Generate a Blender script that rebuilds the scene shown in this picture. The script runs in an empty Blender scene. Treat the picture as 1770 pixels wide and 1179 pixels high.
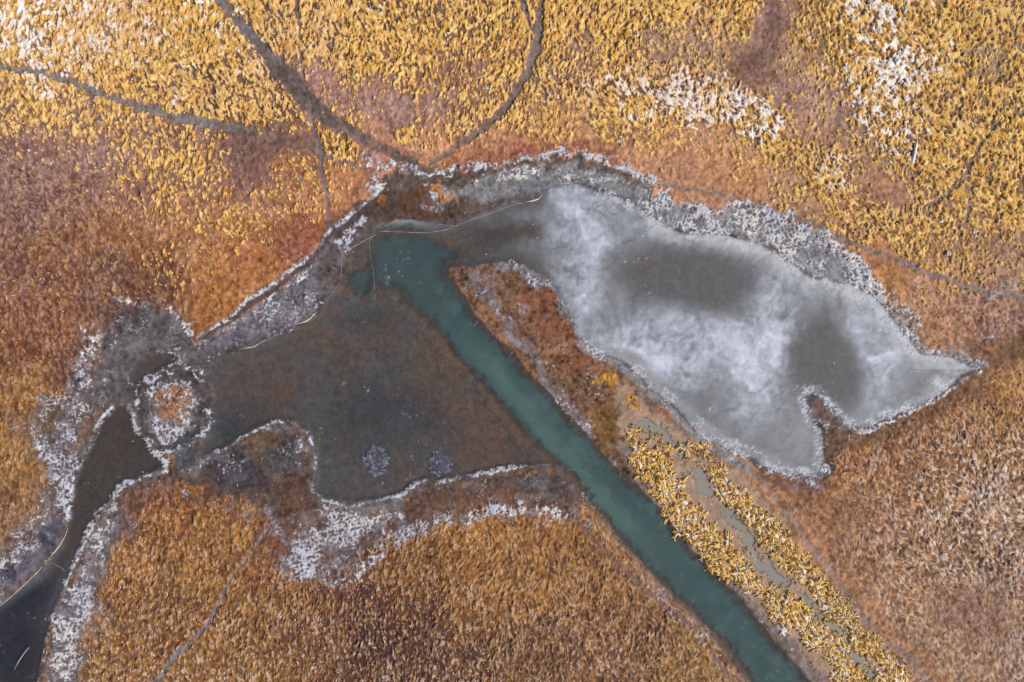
import bpy, math, random
import numpy as np
R = math.radians
sc = bpy.context.scene
C = sc.collection

# ------------------------------------------------------------------ camera
# 1 photo pixel = 0.1 m on the ground; x = (u-885)/10, y = (589.5-v)/10
CAM_H = 120.0
cd = bpy.data.cameras.new('camera'); cam = bpy.data.objects.new('camera', cd); C.objects.link(cam)
cam.location = (0, 0, CAM_H); cam.rotation_euler = (0, 0, 0)
cd.sensor_width = 36; cd.lens = 36 * CAM_H / 177.0; cd.clip_start = 1; cd.clip_end = 5000
sc.camera = cam
# ------------------------------------------------------------------ light
SUN_EL, SUN_AZ = 40.0, 112.0            # azimuth clockwise from +Y (photo up): low sun from the right, a little below
EXPO = 0.0
w = bpy.data.worlds.new('World'); sc.world = w; w.use_nodes = True
nt = w.node_tree
sky = nt.nodes.new('ShaderNodeTexSky'); sky.sky_type = 'NISHITA'; sky.sun_disc = False
sky.sun_elevation = R(SUN_EL); sky.sun_rotation = R(SUN_AZ)
bg = nt.nodes['Background']; bg.inputs['Strength'].default_value = 0.12
nt.links.new(sky.outputs[0], bg.inputs[0])
sd = bpy.data.lights.new('sun', 'SUN'); sd.energy = 4.4; sd.angle = R(0.6); sd.color = (1.0, 0.95, 0.88)
sun = bpy.data.objects.new('sun', sd); C.objects.link(sun)
sun.rotation_euler = (R(90 - SUN_EL), 0, R(180 - SUN_AZ))
sun.location = (60, -30, 80)
sc.view_settings.view_transform = 'Standard'; sc.view_settings.look = 'None'
sc.view_settings.exposure = EXPO; sc.view_settings.gamma = 1

K_ILLUM = 1.23      # what a white flat surface shows under these lights

# ------------------------------------------------------------------ numeric helpers
U0, U1, V0, V1 = -190.0, 1960.0, -130.0, 1310.0
STEP = 1.4
rng = np.random.default_rng(7)
nu = int((U1 - U0) / STEP) + 1; nv = int((V1 - V0) / STEP) + 1
uu = (U0 + np.arange(nu) * STEP).astype(np.float32); vv = (V0 + np.arange(nv) * STEP).astype(np.float32)
GU, GV = np.meshgrid(uu, vv)            # [nv, nu]
CS = 3.0                                # coarse grid for distances
cu = np.arange(U0 - 12, U1 + 12, CS, dtype=np.float32); cv = np.arange(V0 - 12, V1 + 12, CS, dtype=np.float32)

def lin(c):
    c = np.asarray(c, dtype=np.float32) / 255.0
    return np.where(c <= 0.04045, c / 12.92, ((c + 0.055) / 1.055) ** 2.4)
def alb(c):                             # colour seen in the photo's sunlight -> base colour
    return lin(c) / K_ILLUM
def sstep(a, b, x):
    t = np.clip((x - a) / (b - a), 0, 1); return t * t * (3 - 2 * t)
def samp(f, x0, y0, st, U, V):
    X = np.clip((U - x0) / st, 0, f.shape[1] - 1.001); Y = np.clip((V - y0) / st, 0, f.shape[0] - 1.001)
    i = X.astype(np.int32); j = Y.astype(np.int32); a = X - i; b = Y - j
    if f.ndim == 3: a = a[..., None]; b = b[..., None]
    return (f[j, i] * (1 - a) + f[j, i + 1] * a) * (1 - b) + (f[j + 1, i] * (1 - a) + f[j + 1, i + 1] * a) * b
_tabs = {}
def vnoise(X, Y, seed):
    if seed not in _tabs: _tabs[seed] = np.random.default_rng(1000 + seed).random((256, 256), dtype=np.float32)
    T = _tabs[seed]
    fx = np.floor(X); fy = np.floor(Y); a = X - fx; b = Y - fy
    a = a * a * (3 - 2 * a); b = b * b * (3 - 2 * b)
    i = fx.astype(np.int64) & 255; j = fy.astype(np.int64) & 255; i1 = (i + 1) & 255; j1 = (j + 1) & 255
    return (T[j, i] * (1 - a) + T[j, i1] * a) * (1 - b) + (T[j1, i] * (1 - a) + T[j1, i1] * a) * b
def fbm(U, V, scale, octv=3, seed=0, gain=0.5):
    s = 0; a = 1; n = 0
    for k in range(octv):
        c, q = math.cos(0.6 * k + seed), math.sin(0.6 * k + seed)
        X = (U * c - V * q) / scale; Y = (U * q + V * c) / scale
        s = s + a * vnoise(X + 17.3 * k, Y + 5.1 * k, seed * 7 + k); n += a; a *= gain; scale *= 0.5
    return (s / n - .5) * 1.75 + .5     # about 0..1, mean .5
def coarse_dist(pts, closed):
    """distance (px) to a polyline on the coarse grid; signed (+inside) when closed"""
    P = np.asarray(pts, dtype=np.float32); M = 110.0
    D = np.full((len(cv), len(cu)), M, dtype=np.float32)
    i0 = max(0, int((P[:, 0].min() - M - cu[0]) / CS)); i1 = min(len(cu), int((P[:, 0].max() + M - cu[0]) / CS) + 2)
    j0 = max(0, int((P[:, 1].min() - M - cv[0]) / CS)); j1 = min(len(cv), int((P[:, 1].max() + M - cv[0]) / CS) + 2)
    X, Y = np.meshgrid(cu[i0:i1], cv[j0:j1]); d2 = np.full(X.shape, M * M, dtype=np.float32); ins = np.zeros(X.shape, bool)
    n = len(P)
    for k in range(n if closed else n - 1):
        ax, ay = P[k]; bx, by = P[(k + 1) % n]; dx, dy = bx - ax, by - ay; L = dx * dx + dy * dy + 1e-6
        t = np.clip(((X - ax) * dx + (Y - ay) * dy) / L, 0, 1)
        d2 = np.minimum(d2, (X - ax - t * dx) ** 2 + (Y - ay - t * dy) ** 2)
        if closed:
            c = ((ay > Y) != (by > Y)) & (X < dx * (Y - ay) / (dy if abs(dy) > 1e-6 else 1e-6) + ax); ins ^= c
    D[j0:j1, i0:i1] = np.sqrt(d2)
    if closed:
        S = np.zeros(D.shape, bool); S[j0:j1, i0:i1] = ins; D = np.where(S, D, -D)
    return D
# warps: organic edges
W1x = 9 * (fbm(GU, GV, 34, 4, 1, .6) - .5); W1y = 9 * (fbm(GU, GV, 34, 4, 2, .6) - .5)
W2x = 30 * (fbm(GU, GV, 30, 5, 3, .72) - .5); W2y = 30 * (fbm(GU, GV, 30, 5, 4, .72) - .5)
W3x = 60 * (fbm(GU, GV, 90, 5, 5, .6) - .5); W3y = 60 * (fbm(GU, GV, 90, 5, 6, .6) - .5)
WARP = {4: (W1x * .5 + 5 * (fbm(GU, GV, 9, 3, 7, .7) - .5), W1y * .5 + 5 * (fbm(GU, GV, 9, 3, 8, .7) - .5)), 0: (0, 0), 1: (W1x * .55, W1y * .55), 2: (W2x, W2y), 3: (W3x, W3y)}
def field(D, warp):
    wx, wy = WARP[warp]
    return samp(D, cu[0], cv[0], CS, GU + wx, GV + wy)
def sd_poly(pts, warp=1): return field(coarse_dist(pts, True), warp)
def d_line(pts, warp=1): return field(coarse_dist(pts, False), warp)

# ------------------------------------------------------------------ land control points
# u, v, ground colour, tussock density, share of frosted white tussocks, curls density, direction (deg, 90 = down the photo)
LAND = [
(20,30,(196,165,120),.92,.5,0,80),(150,60,(190,155,105),.92,.4,0,85),(250,60,(165,130,95),.95,.3,0,85),(340,50,(150,118,95),.95,.2,0,80),
(60,140,(178,142,95),.88,.22,0,80),(200,130,(160,122,95),.9,.15,0,75),(300,150,(122,96,92),.85,.15,0,65),(400,150,(98,78,84),.82,.12,0,60),
(450,180,(95,72,74),.75,.05,0,75),(430,80,(115,90,85),.9,.2,0,60),(540,60,(125,98,88),.85,.08,0,70),(490,30,(120,95,85),.85,.1,0,70),(60,200,(150,118,92),.7,.03,0,70),
(150,215,(146,112,100),.6,.02,0,75),(250,240,(148,110,100),.55,.02,0,70),(330,285,(155,112,92),.62,.02,0,80),(60,260,(138,102,95),.22,0,.2,70),
(150,290,(144,108,102),.12,0,.4,60),(40,330,(128,95,88),.03,0,.7,40),(130,345,(132,92,76),.04,0,.7,40),(230,340,(146,102,84),.3,0,.3,70),
(330,350,(158,110,76),.35,0,.2,80),(420,300,(122,84,80),.12,0,0,70),(440,255,(118,90,84),.08,0,0,70),(470,350,(160,108,78),.35,0,.1,70),
(520,320,(168,112,72),.42,0,.1,60),(595,262,(150,95,55),.8,.05,0,70),(590,320,(190,126,78),.32,.02,0,80),(640,330,(182,118,80),.02,0,.1,80),
(100,420,(132,84,52),.04,0,.5,60),(200,400,(146,92,50),.06,0,.5,60),(300,400,(158,104,62),.22,0,.3,70),(400,400,(166,112,66),.38,0,.1,65),
(460,400,(160,104,60),.35,0,.1,60),(280,470,(104,60,38),.35,0,.3,80),(350,460,(160,100,48),.22,0,.3,70),(400,510,(172,108,48),.01,0,.25,50),
(200,480,(112,76,58),.02,0,.6,60),(40,450,(126,84,66),0,0,.6,60),(100,560,(138,84,50),0,0,.6,60),(40,600,(132,84,52),0,0,.6,60),
(150,620,(106,66,60),0,0,.5,60),(40,690,(162,112,56),.02,0,.6,70),(25,780,(166,116,62),.02,0,.6,80),(20,870,(150,106,72),.02,0,.5,80),
(440,455,(164,98,48),.05,0,.2,50),(520,425,(144,80,56),.02,0,.2,50),(280,520,(106,62,44),.02,0,.3,60),(240,440,(140,88,46),.1,0,.4,70),
(580,30,(126,98,88),.9,.1,0,70),(640,18,(108,74,62),.88,.25,0,60),(700,40,(152,112,82),.88,.04,0,75),(800,50,(156,114,82),.85,.02,0,80),
(870,30,(152,115,88),.85,.02,0,70),(620,100,(140,106,84),.9,.02,0,80),(700,120,(152,110,84),.7,0,0,100),(560,140,(156,114,104),.22,0,.1,80),
(615,185,(150,108,98),.35,0,.1,80),(770,130,(150,106,82),.45,0,.1,95),(745,175,(154,116,100),.2,0,0,90),(680,190,(154,116,120),.02,0,0,90),
(860,130,(154,110,88),.5,0,.1,100),(820,205,(166,120,82),.72,0,0,100),(720,228,(158,112,88),.62,0,0,90),(655,235,(170,120,88),.22,0,0,80),
(770,255,(184,124,84),.15,0,0,90),(900,200,(164,118,84),.7,.03,0,100),(860,245,(186,126,88),.04,0,.1,90),(900,258,(160,92,62),0,0,.3,80),(700,260,(188,128,96),.04,0,.1,80),
(980,40,(162,122,84),.85,.03,0,95),(1060,60,(164,124,84),.85,.03,0,90),(1150,30,(170,130,84),.9,.06,0,80),(1000,92,(150,112,98),.5,0,0,90),
(1130,88,(156,122,102),.35,0,0,80),(1210,100,(156,122,98),.35,0,0,80),(960,150,(164,118,80),.75,.12,0,75),(1050,140,(160,115,80),.85,.2,0,50),
(1110,165,(158,112,82),.9,.3,0,50),(1180,150,(150,108,84),.95,.6,0,60),(1260,180,(172,132,100),.95,.62,0,62),(1330,205,(170,130,92),.92,.5,0,70),
(1050,200,(178,128,80),.68,.06,0,62),(1130,235,(182,130,84),.52,.05,0,60),(950,222,(184,128,78),.5,.03,0,75),(1000,255,(182,132,92),.05,0,0,80),
(1100,268,(186,132,96),.08,0,.1,60),(1210,262,(184,132,88),.35,.03,0,60),(1180,300,(170,120,88),.01,0,.1,60),(1290,280,(178,128,80),.45,.05,0,60),
(1240,322,(170,118,82),0,0,.1,60),(1300,318,(172,118,80),.1,0,.1,60),(1360,330,(166,126,94),.4,.03,0,60),(1270,30,(162,128,84),.75,.02,0,70),
(1330,30,(142,106,98),.15,0,0,60),(1310,112,(126,92,76),0,0,0,60),(1355,100,(150,116,98),.22,0,0,70),(1400,50,(160,122,84),.65,0,0,75),
(1380,160,(152,118,108),.35,.05,0,70),(1410,205,(158,122,100),.3,0,0,60),(1455,205,(156,120,100),.3,0,0,60),(1430,240,(160,118,92),.35,.02,0,60),
(1500,50,(160,124,90),.92,.35,0,65),(1530,130,(160,122,92),.92,.58,0,65),(1495,180,(158,122,96),.88,.45,0,70),(1565,185,(166,130,96),.92,.42,0,75),
(1600,60,(170,132,86),.9,.22,0,75),(1700,50,(168,134,84),.9,.08,0,75),(1750,120,(166,136,92),.8,.03,0,75),(1650,150,(168,138,98),.85,.08,0,75),
(1700,100,(160,136,112),.6,.02,0,80),(1560,262,(164,124,96),.85,.3,0,65),(1500,275,(158,120,94),.3,0,0,60),(1540,325,(162,114,86),.06,0,0,60),
(1440,275,(166,126,92),.85,.3,0,65),(1455,310,(168,126,92),.85,.28,0,65),(1395,275,(172,130,86),.7,.08,0,65),(1600,300,(162,124,96),.8,.08,0,65),
(1700,250,(160,128,92),.85,.03,0,70),(1740,350,(164,124,88),.8,.02,0,70),(1610,380,(162,124,88),.75,.02,0,65),(1510,370,(166,122,84),.8,.05,0,65),
(1455,355,(168,122,84),.6,.03,0,65),(1415,350,(166,122,88),.3,0,0,65),(1680,430,(168,126,94),.5,0,.1,70),(1745,440,(166,124,98),.35,0,.3,60),
(1560,415,(172,128,82),.7,.02,0,65),(1620,455,(172,126,90),.38,.02,0,65),(1510,455,(174,116,72),.08,0,0,55),(1600,515,(164,122,94),.28,0,.3,60),
(1550,510,(170,116,68),.04,0,.1,60),(1650,565,(166,120,88),.08,0,.4,50),(1710,540,(158,116,96),.05,0,.7,45),(1745,570,(150,108,88),0,0,.6,45),(1600,575,(160,114,76),.02,0,.4,50),
(1700,635,(128,90,64),0,0,.05,30),(1752,612,(126,88,60),0,0,.05,30),(1745,680,(166,116,62),.05,0,.8,60),(1650,730,(150,100,56),.02,0,.7,60),
(1560,770,(142,92,60),.02,0,.6,60),(1700,770,(162,114,68),.04,0,.9,60),(1490,810,(152,102,68),.06,0,.6,60),(1440,770,(170,110,50),.15,0,.4,60),
(1600,850,(160,116,80),.02,0,.9,60),(1700,860,(164,124,98),0,0,.95,70),(1650,950,(162,122,94),0,0,.95,60),(1750,950,(164,126,102),0,0,.9,60),
(1550,900,(154,108,82),0,0,.7,60),(1460,880,(140,96,72),.03,0,.35,60),(1490,970,(152,108,82),0,0,.5,60),(1560,1040,(154,112,82),0,0,.6,60),
(1680,1070,(132,92,78),0,0,.2,60),(1600,1120,(150,112,88),0,0,.35,60),(1750,1120,(150,116,106),0,0,.5,60),(1660,1165,(154,116,92),0,0,.4,60),
(1400,880,(140,96,70),.02,0,.25,60),(1400,835,(140,92,56),0,0,.3,60),
(300,900,(156,98,50),.04,0,.8,80),(250,960,(160,108,56),.02,0,.9,80),(350,980,(158,106,52),.02,0,.9,80),(420,915,(166,112,52),.02,0,.8,80),
(300,1060,(150,100,54),.02,0,.95,85),(210,1100,(154,106,60),.02,0,.9,85),(400,1100,(156,108,56),0,0,.95,85),(500,1090,(150,104,58),0,0,.95,85),
(520,1010,(146,94,48),0,0,.9,85),(480,940,(138,84,54),0,0,.6,85),(600,1030,(120,76,44),0,0,.95,88),(700,1010,(136,88,46),0,0,.95,88),(800,1040,(146,96,48),0,0,.9,88),
(640,1110,(98,68,54),0,0,1,88),(750,1100,(106,70,50),0,0,1,88),(800,970,(166,112,50),0,0,.8,88),(850,925,(174,116,54),.02,0,.8,88),
(900,1020,(164,112,56),0,0,.8,88),(950,925,(160,104,54),.02,0,.7,88),(1000,1000,(160,110,62),0,0,.85,80),(1020,1085,(140,94,62),0,0,.9,80),
(900,1130,(142,104,70),0,0,.9,85),(1100,1110,(148,104,68),0,0,.9,70),(1180,1160,(160,116,60),0,0,.8,60),(820,1165,(116,78,52),0,0,.95,88),
(1300,880,(176,122,86),.02,0,.2,55),(1380,970,(168,118,88),0,0,.2,55),(1480,1100,(158,116,90),.02,0,.2,55),(1100,800,(150,104,84),0,0,.2,55),(1200,950,(150,110,96),0,0,.3,55),(1330,1080,(158,116,98),0,0,.3,50)]
LAND = [(a[0], a[1], (a[2][0], a[2][1], min(a[2][2], a[2][1] * .9)), *a[3:]) for a in LAND]
L = np.array([[a[0], a[1], *alb(a[2]), a[3], a[4], a[5], math.cos(2 * R(a[6])), math.sin(2 * R(a[6]))] for a in LAND], dtype=np.float32)
SC = 10.0
lu = np.arange(U0 - 12, U1 + 12, SC, dtype=np.float32); lv = np.arange(V0 - 12, V1 + 12, SC, dtype=np.float32)
LX, LY = np.meshgrid(lu, lv)
d2 = (LX[..., None] - L[:, 0]) ** 2 + (LY[..., None] - L[:, 1]) ** 2
wt = 1.0 / (d2 + 14.0 ** 2) ** 2.2
LF = (wt @ L[:, 2:]) / wt.sum(-1, keepdims=True)
LAf = samp(LF.astype(np.float32), lu[0], lv[0], SC, GU + W3x * .8, GV + W3y * .8)
COL = LAf[..., :3].copy(); TD = LAf[..., 3].copy(); TW = LAf[..., 4].copy(); CD = LAf[..., 5].copy()
ANG = 0.5 * np.arctan2(LAf[..., 7], LAf[..., 6]); ANG = np.where(ANG < 0, ANG + math.pi, ANG) + .5 * (fbm(GU, GV, 60, 2, 9) - .5) + .9 * (fbm(GU, GV, 26, 2, 10) - .5)
CX, CY = np.cos(ANG), np.sin(ANG)       # photo direction of the lie of the grass (v down)
def lic(src, n, ds):
    s = src.copy(); A = GU.copy(); B = GV.copy(); A2 = GU.copy(); B2 = GV.copy()
    for k in range(n):
        A = A + CX * ds; B = B + CY * ds; A2 = A2 - CX * ds; B2 = B2 - CY * ds
        s += samp(src, U0, V0, STEP, A, B) + samp(src, U0, V0, STEP, A2, B2)
    s /= (2 * n + 1); return (s - s.mean()) / s.std()
white = rng.standard_normal(GU.shape).astype(np.float32)
STREAK = lic(white, 3, 1.5); STREAK2 = lic(fbm(GU, GV, 5, 2, 11), 4, 2.2)
FINE = (fbm(GU, GV, 5, 2, 12) - .5) * 2; MID = (fbm(GU, GV, 22, 4, 13, .6) - .5) * 2; BIG = (fbm(GU, GV, 110, 4, 14) - .5) * 2

north = sstep(620, 420, GV - .10 * GU) 
# broken colour of the turf: rust, tan and maroon wander over the local tone
rust = alb((146, 90, 54)); tan = alb((190, 140, 88)); maroon = alb((84, 50, 48)); mauve = alb((150, 118, 108))
def mix(c, d, m): return c + (np.asarray(d, dtype=np.float32) - c) * np.clip(m, 0, 1)[..., None]
COL = mix(COL, mauve, .25 * sstep(.1, .9, MID + .3 * STREAK2 * .4) * (GV < 560))
COL = mix(COL, rust, .22 * sstep(.05, .7, -MID - .2 * FINE))
COL = mix(COL, maroon, .25 * sstep(.9, 2.2, -STREAK2 + .6 * CD))
COL = mix(COL, tan, .35 * sstep(.6, 2.0, STREAK2))
COL = COL * (1 + .24 * np.maximum(north, sstep(1250, 1500, GU)))[..., None]
COL = mix(COL, COL.mean(-1, keepdims=True), .08 + 0 * TD); COL = COL * (1 + (np.array([.97, .99, .86], dtype=np.float32) - 1) * sstep(640, 780, GV)[..., None])
COL = mix(COL, alb((104, 78, 72)), .7 * sstep(.3, .95, TD))  # shade in the gaps of dense tussocks put into the ground colour
MOT = fbm(GU, GV, 8, 3, 15, .75) - .5; MOT2 = fbm(GU * 1.5, GV * .8, 10, 2, 16, .7) - .5
COL = mix(COL, maroon, .55 * sstep(.12, .45, -MOT2) * (.35 + .65 * np.clip(CD, 0, 1)))  # dark gaps between curls: their shade painted as maroon pits
COL = mix(COL, alb((206, 158, 112)), .4 * sstep(.15, .5, MOT2) * (.4 + .6 * np.clip(CD, 0, 1)))
COL = COL * (1 + .06 * STREAK + .28 * FINE + .34 * MOT + .10 * MID + .06 * BIG)[..., None]
HGT = .28 + .05 * MID + .025 * STREAK2 + .16 * MOT + .12 * MOT2 * (.3 + CD)      # metres
FROST = np.zeros_like(GU)
WORM = lic(fbm(GU + 2 * MOT, GV, 4.3, 2, 17, .6) - .5 + .10 * white, 2, 1.7); WORM = .55 * WORM + .55 * lic(fbm(GU, GV, 3.7, 2, 27) - .5, 1, 1.5) + .28 * lic(white, 2, 1.4)
WORM = WORM / WORM.std()
def canopy():
    global COL, HGT
    thr = np.interp(TD, [0, .08, .2, .4, .6, .8, .95], [4, 2.6, 1.4, .6, .0, -.55, -.95]).astype(np.float32) + 1.1 * (fbm(GU, GV, 34, 3, 18) - .5) * (1 - .5 * TD)
    m = sstep(-.12, .28, WORM - thr); q = fbm(GU, GV, 9, 2, 19) + .12 * STREAK
    gold_ = alb((206, 148, 64)) * (1 - np.clip(q, 0, 1))[..., None] + alb((244, 198, 118)) * np.clip(q, 0, 1)[..., None]
    wn = fbm(GU, GV, 13, 3, 20, .65) * .75 + .25 * fbm(GU, GV, 60, 2, 23)
    wm = sstep(.0, .24, wn - .92 + TW * .98 + .16 * WORM) * sstep(.05, .15, TW)
    tone_ = mix(gold_, alb((250, 236, 226)), wm) * (1 + .10 * FINE + .07 * STREAK)[..., None]
    pale = sstep(.35, .8, fbm(GU, GV, 150, 2, 24)); tone_ = mix(tone_, alb((228, 182, 140)), .32 * pale)
    COL = COL + (tone_ - COL) * (m * .96)[..., None]
    HGT = HGT + m * (.15 + .08 * np.clip(WORM - thr, 0, 2))
    cdm = np.clip(CD, 0, 1); W5 = .75 * lic(fbm(GU + 3 * MOT, GV, 3.4, 1, 25) - .5, 1, 1.6) + .75 * lic(white, 2, 1.4)
    mod = fbm(GU, GV, 45, 3, 26); se_ = sstep(1350, 1600, GU) * sstep(640, 800, GV)
    pk = sstep(.95, 1.5, W5 + .9 * (mod - .5) + .38 * se_) * cdm
    COL = COL + (mix(alb((214, 176, 148)) + 0 * COL, alb((238, 220, 206)), np.clip(se_ + sstep(1000, 1150, GV) * .4, 0, 1)) - COL) * ((.6 + .14 * se_) * pk)[..., None]
    patch = (np.exp(-(((GU - 650 + W3x) / 110) ** 2 + ((GV - 1090 + W3y) / 75) ** 2)) + .8 * np.exp(-(((GU - 590 + W3x) / 50) ** 2 + ((GV - 1020 + W3y) / 35) ** 2)) + .7 * np.exp(-(((GU - 800 + W3x) / 60) ** 2 + ((GV - 1140 + W3y) / 50) ** 2))
             + .6 * np.exp(-(((GU - 1120 + W3x) / 40) ** 2 + ((GV - 1070 + W3y) / 30) ** 2)) + .6 * np.exp(-(((GU - 280 + W3x) / 60) ** 2 + ((GV - 470 + W3y) / 40) ** 2)))
    dk = sstep(.55, 1.5, -W5 + 1.4 * (.5 - mod) + .9 * patch) * cdm; COL = mix(COL, alb((82, 54, 52)), .78 * dk + .12 * np.clip(patch, 0, 1))
    HGT = HGT + .16 * pk - .12 * dk
    return m

# ------------------------------------------------------------------ painter's helpers
def paint(pts, col, feather=6, warp=1, op=1.0, off=0, kill=1.0, frost=None, rough=.32, curls=None, h=None):
    global COL, TD, CD, FROST, HGT
    s = sd_poly(pts, warp) + off
    m = sstep(-feather, feather, s) * op
    if col is not None:
        c = alb(col) * (1 + rough * (STREAK * .2 + FINE * 1.0 + MID * .8 + MOT * 1.2))[..., None]
        COL = COL + (c - COL) * m[..., None]
    TD = TD * (1 - m * kill); CD = CD * (1 - m * kill)
    if curls is not None: CD = np.maximum(CD, curls * m)
    if frost is not None: FROST = np.maximum(FROST * (1 - m), frost * m)
    if h is not None: HGT = HGT + (h + .25 * (HGT - .28) - HGT) * m
    return m
def stroke(pts, hw, col=None, feather=3, warp=1, op=1.0, kill=1.0, frost=None, rough=.26, h=None, curls=None):
    global COL, TD, CD, FROST, HGT
    if isinstance(hw, (int, float)): hw = [hw] * len(pts)
    D = coarse_dist(pts, False)
    P = np.asarray(pts, dtype=np.float32)                 # width varying along the line: nearest vertex blend
    wsum = 0; ws = 0
    if len(set(hw)) > 1:
        X, Y = np.meshgrid(cu, cv)
        for (a, b), q in zip(P, hw):
            k = 1 / ((X - a) ** 2 + (Y - b) ** 2 + 60.) ** 1.5; wsum = wsum + k * q; ws = ws + k
        D = D - wsum / ws
    else: D = D - hw[0]
    m = sstep(feather, -feather, field(D, warp)) * op; m0 = m
    if warp == 4: m = m * (.74 + .26 * sstep(.3, .6, fbm(GU, GV, 13, 3, 29)))
    if col is not None:
        c = alb(col) * (1 + rough * (STREAK * .35 + FINE + MID * .8))[..., None]
        COL = COL + (c - COL) * m[..., None]
    TD = TD * (1 - m0 * kill); CD = CD * (1 - m0 * kill)
    if frost is not None: FROST = np.maximum(FROST, frost * m)
    if curls is not None: CD = np.maximum(CD, curls * m)
    if h is not None: HGT = HGT + (h + .3 * (HGT - .28) - HGT) * m
    return m
# ------------------------------------------------------------------ shapes read off the photograph (photo pixels)
LAKE = [(650,398),(700,402),(745,402),(775,394),(792,388),(830,368),(880,352),(930,345),(960,350),(960,420),(900,440),(850,455),(800,458),(770,462),(765,478),(795,516),(843,580),(904,644),
        (975,723),(1030,784),(1053,806),(1135,884),(1185,949),(1272,1037),(1357,1139),(1391,1179),(1500,1320),(1400,1320),(1306,1179),(1214,1067),(1170,1023),(1094,945),(1016,854),(985,813),
        (945,803),(900,806),(850,816),(800,824),(762,830),(735,828),(700,850),(670,862),(620,866),(560,863),(543,850),(543,770),(530,745),(505,727),(475,727),(440,740),(415,758),
        (380,778),(350,790),(345,775),(362,740),(366,700),(360,668),(350,650),(358,632),(372,618),(420,604),(460,591),(505,572),(535,556),(548,545),(560,518),(590,492),(600,460),(605,425),(630,408)]
CHAN = [(655,405),(700,407),(745,412),(775,425),(800,440),(772,455),(765,478),(795,516),(819,553),(843,580),(880,611),(904,644),(941,682),(975,723),(1009,756),(1030,784),(1053,806),(1094,847),
        (1135,884),(1185,949),(1221,983),(1272,1037),(1316,1091),(1357,1139),(1391,1179),(1500,1320),(1400,1320),(1306,1179),(1265,1118),(1214,1067),(1170,1023),(1141,996),(1094,945),(1053,898),
        (1016,854),(985,813),(945,779),(924,757),(890,719),(856,682),(823,641),(789,607),(768,573),(740,545),(710,530),(697,502),(665,500),(645,478),(642,441)]
CHAN2 = [(592,488),(610,472),(640,462),(660,480),(650,500),(615,508)]
POND = [(770,462),(800,458),(850,453),(900,456),(940,475),(963,500),(980,540),(1000,580),(1030,608),(1070,620),(1110,655),(1150,692),(1190,732),(1230,762),(1290,792),(1340,812),(1372,822),(1412,822),
        (1425,790),(1418,750),(1398,712),(1392,690),(1400,680),(1418,688),(1440,712),(1460,733),(1490,741),(1550,718),(1620,686),(1660,655),(1690,634),(1650,622),(1590,612),(1560,575),(1540,545),
        (1510,515),(1470,495),(1430,480),(1400,478),(1370,455),(1330,432),(1290,414),(1230,405),(1175,402),(1140,385),(1110,360),(1080,342),(1040,325),(1000,316),(950,322),(930,345),(880,352),
        (830,368),(792,388),(745,402),(650,398),(655,388),(700,380),(760,384),(850,430)]
STREAM = [(196,700),(214,701),(226,720),(240,748),(262,776),(286,800),(268,815),(228,828),(205,845),(188,866),(168,898),(152,926),(132,968),(112,1008),(97,1045),(82,1090),(64,1179),(40,1320),(-200,1320),
          (-200,1180),(-60,1090),(0,1045),(40,1015),(75,985),(108,938),(119,900),(122,850),(132,815),(146,780),(166,732)]
CRES = [(223,655),(228,632),(246,616),(270,607),(298,611),(318,630),(300,632),(278,640),(252,655),(240,676),(230,690),(222,676)]
PUD = [(1118,735),(1150,748),(1172,775),(1215,832),(1238,862),(1262,895),(1297,928),(1312,965),(1350,998),(1385,1008),(1400,1035),(1415,1068),(1455,1088),(1468,1120),(1512,1168)]
PUDW = [20,19,10,17,9,18,15,14,15,9,13,11,11,7,14]
# wet margin, marsh and shelves -------------------------------------------------
paint([(560,420),(600,372),(640,338),(668,308),(740,298),(800,288),(860,282),(930,275),(1000,272),(1060,290),(1110,315),(1130,340),(1190,368),(1240,378),(1275,362),(1320,366),(1380,392),(1440,428),(1480,462),(1510,505),
       (1560,555),(1578,590),(1620,612),(1690,632),(1640,680),(1500,748),(1450,740),(1425,830),(1350,825),(1200,740),(1000,590),(760,470),(600,520),(440,600),(352,630),(350,588),(440,530),(520,470)],
      (92,78,72), 5, 2, .95, kill=1, h=.05)
paint([(800,330),(860,300),(960,285),(1060,300),(1120,350),(1170,395),(1100,420),(950,360),(850,360)], (128,126,126), 10, 2, .9, frost=.25)
paint([(880,318),(930,312),(960,330),(930,345),(880,345)], (112,112,118), 8, 2, .7)
paint([(565,385),(640,342),(680,322),(780,330),(800,370),(700,378),(650,385),(600,410),(560,450)], (82,64,54), 7, 2, .9)
paint([(690,330),(740,318),(800,345),(780,368),(700,372)], (108,68,42), 9, 2, .8)
stroke([(688,350),(760,352),(840,362),(900,340)], 10, (96,80,72), 8, 2, .7)
paint([(735,322),(765,318),(788,338),(775,350),(750,345)], (184,118,60), 4, 2, 1, frost=.1, curls=.7, h=.2)
paint([(650,340),(672,333),(680,345),(660,354)], (168,98,56), 4, 2, .9, curls=.6, h=.2)
# grey lace marsh north-east
paint([(1100,310),(1130,340),(1190,366),(1240,376),(1275,360),(1320,364),(1380,390),(1440,426),(1478,460),(1508,503),(1558,553),(1578,590),(1600,612),(1560,612),(1538,560),(1500,512),(1440,486),(1400,482),
       (1365,455),(1325,432),(1285,414),(1225,408),(1175,405),(1130,385),(1090,350)], (132,130,128), 6, 2, .95, frost=.74)
paint([(1580,600),(1620,618),(1612,640),(1580,625),(1560,605)], (130,96,86), 4, 2, .9, frost=.1)
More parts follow.
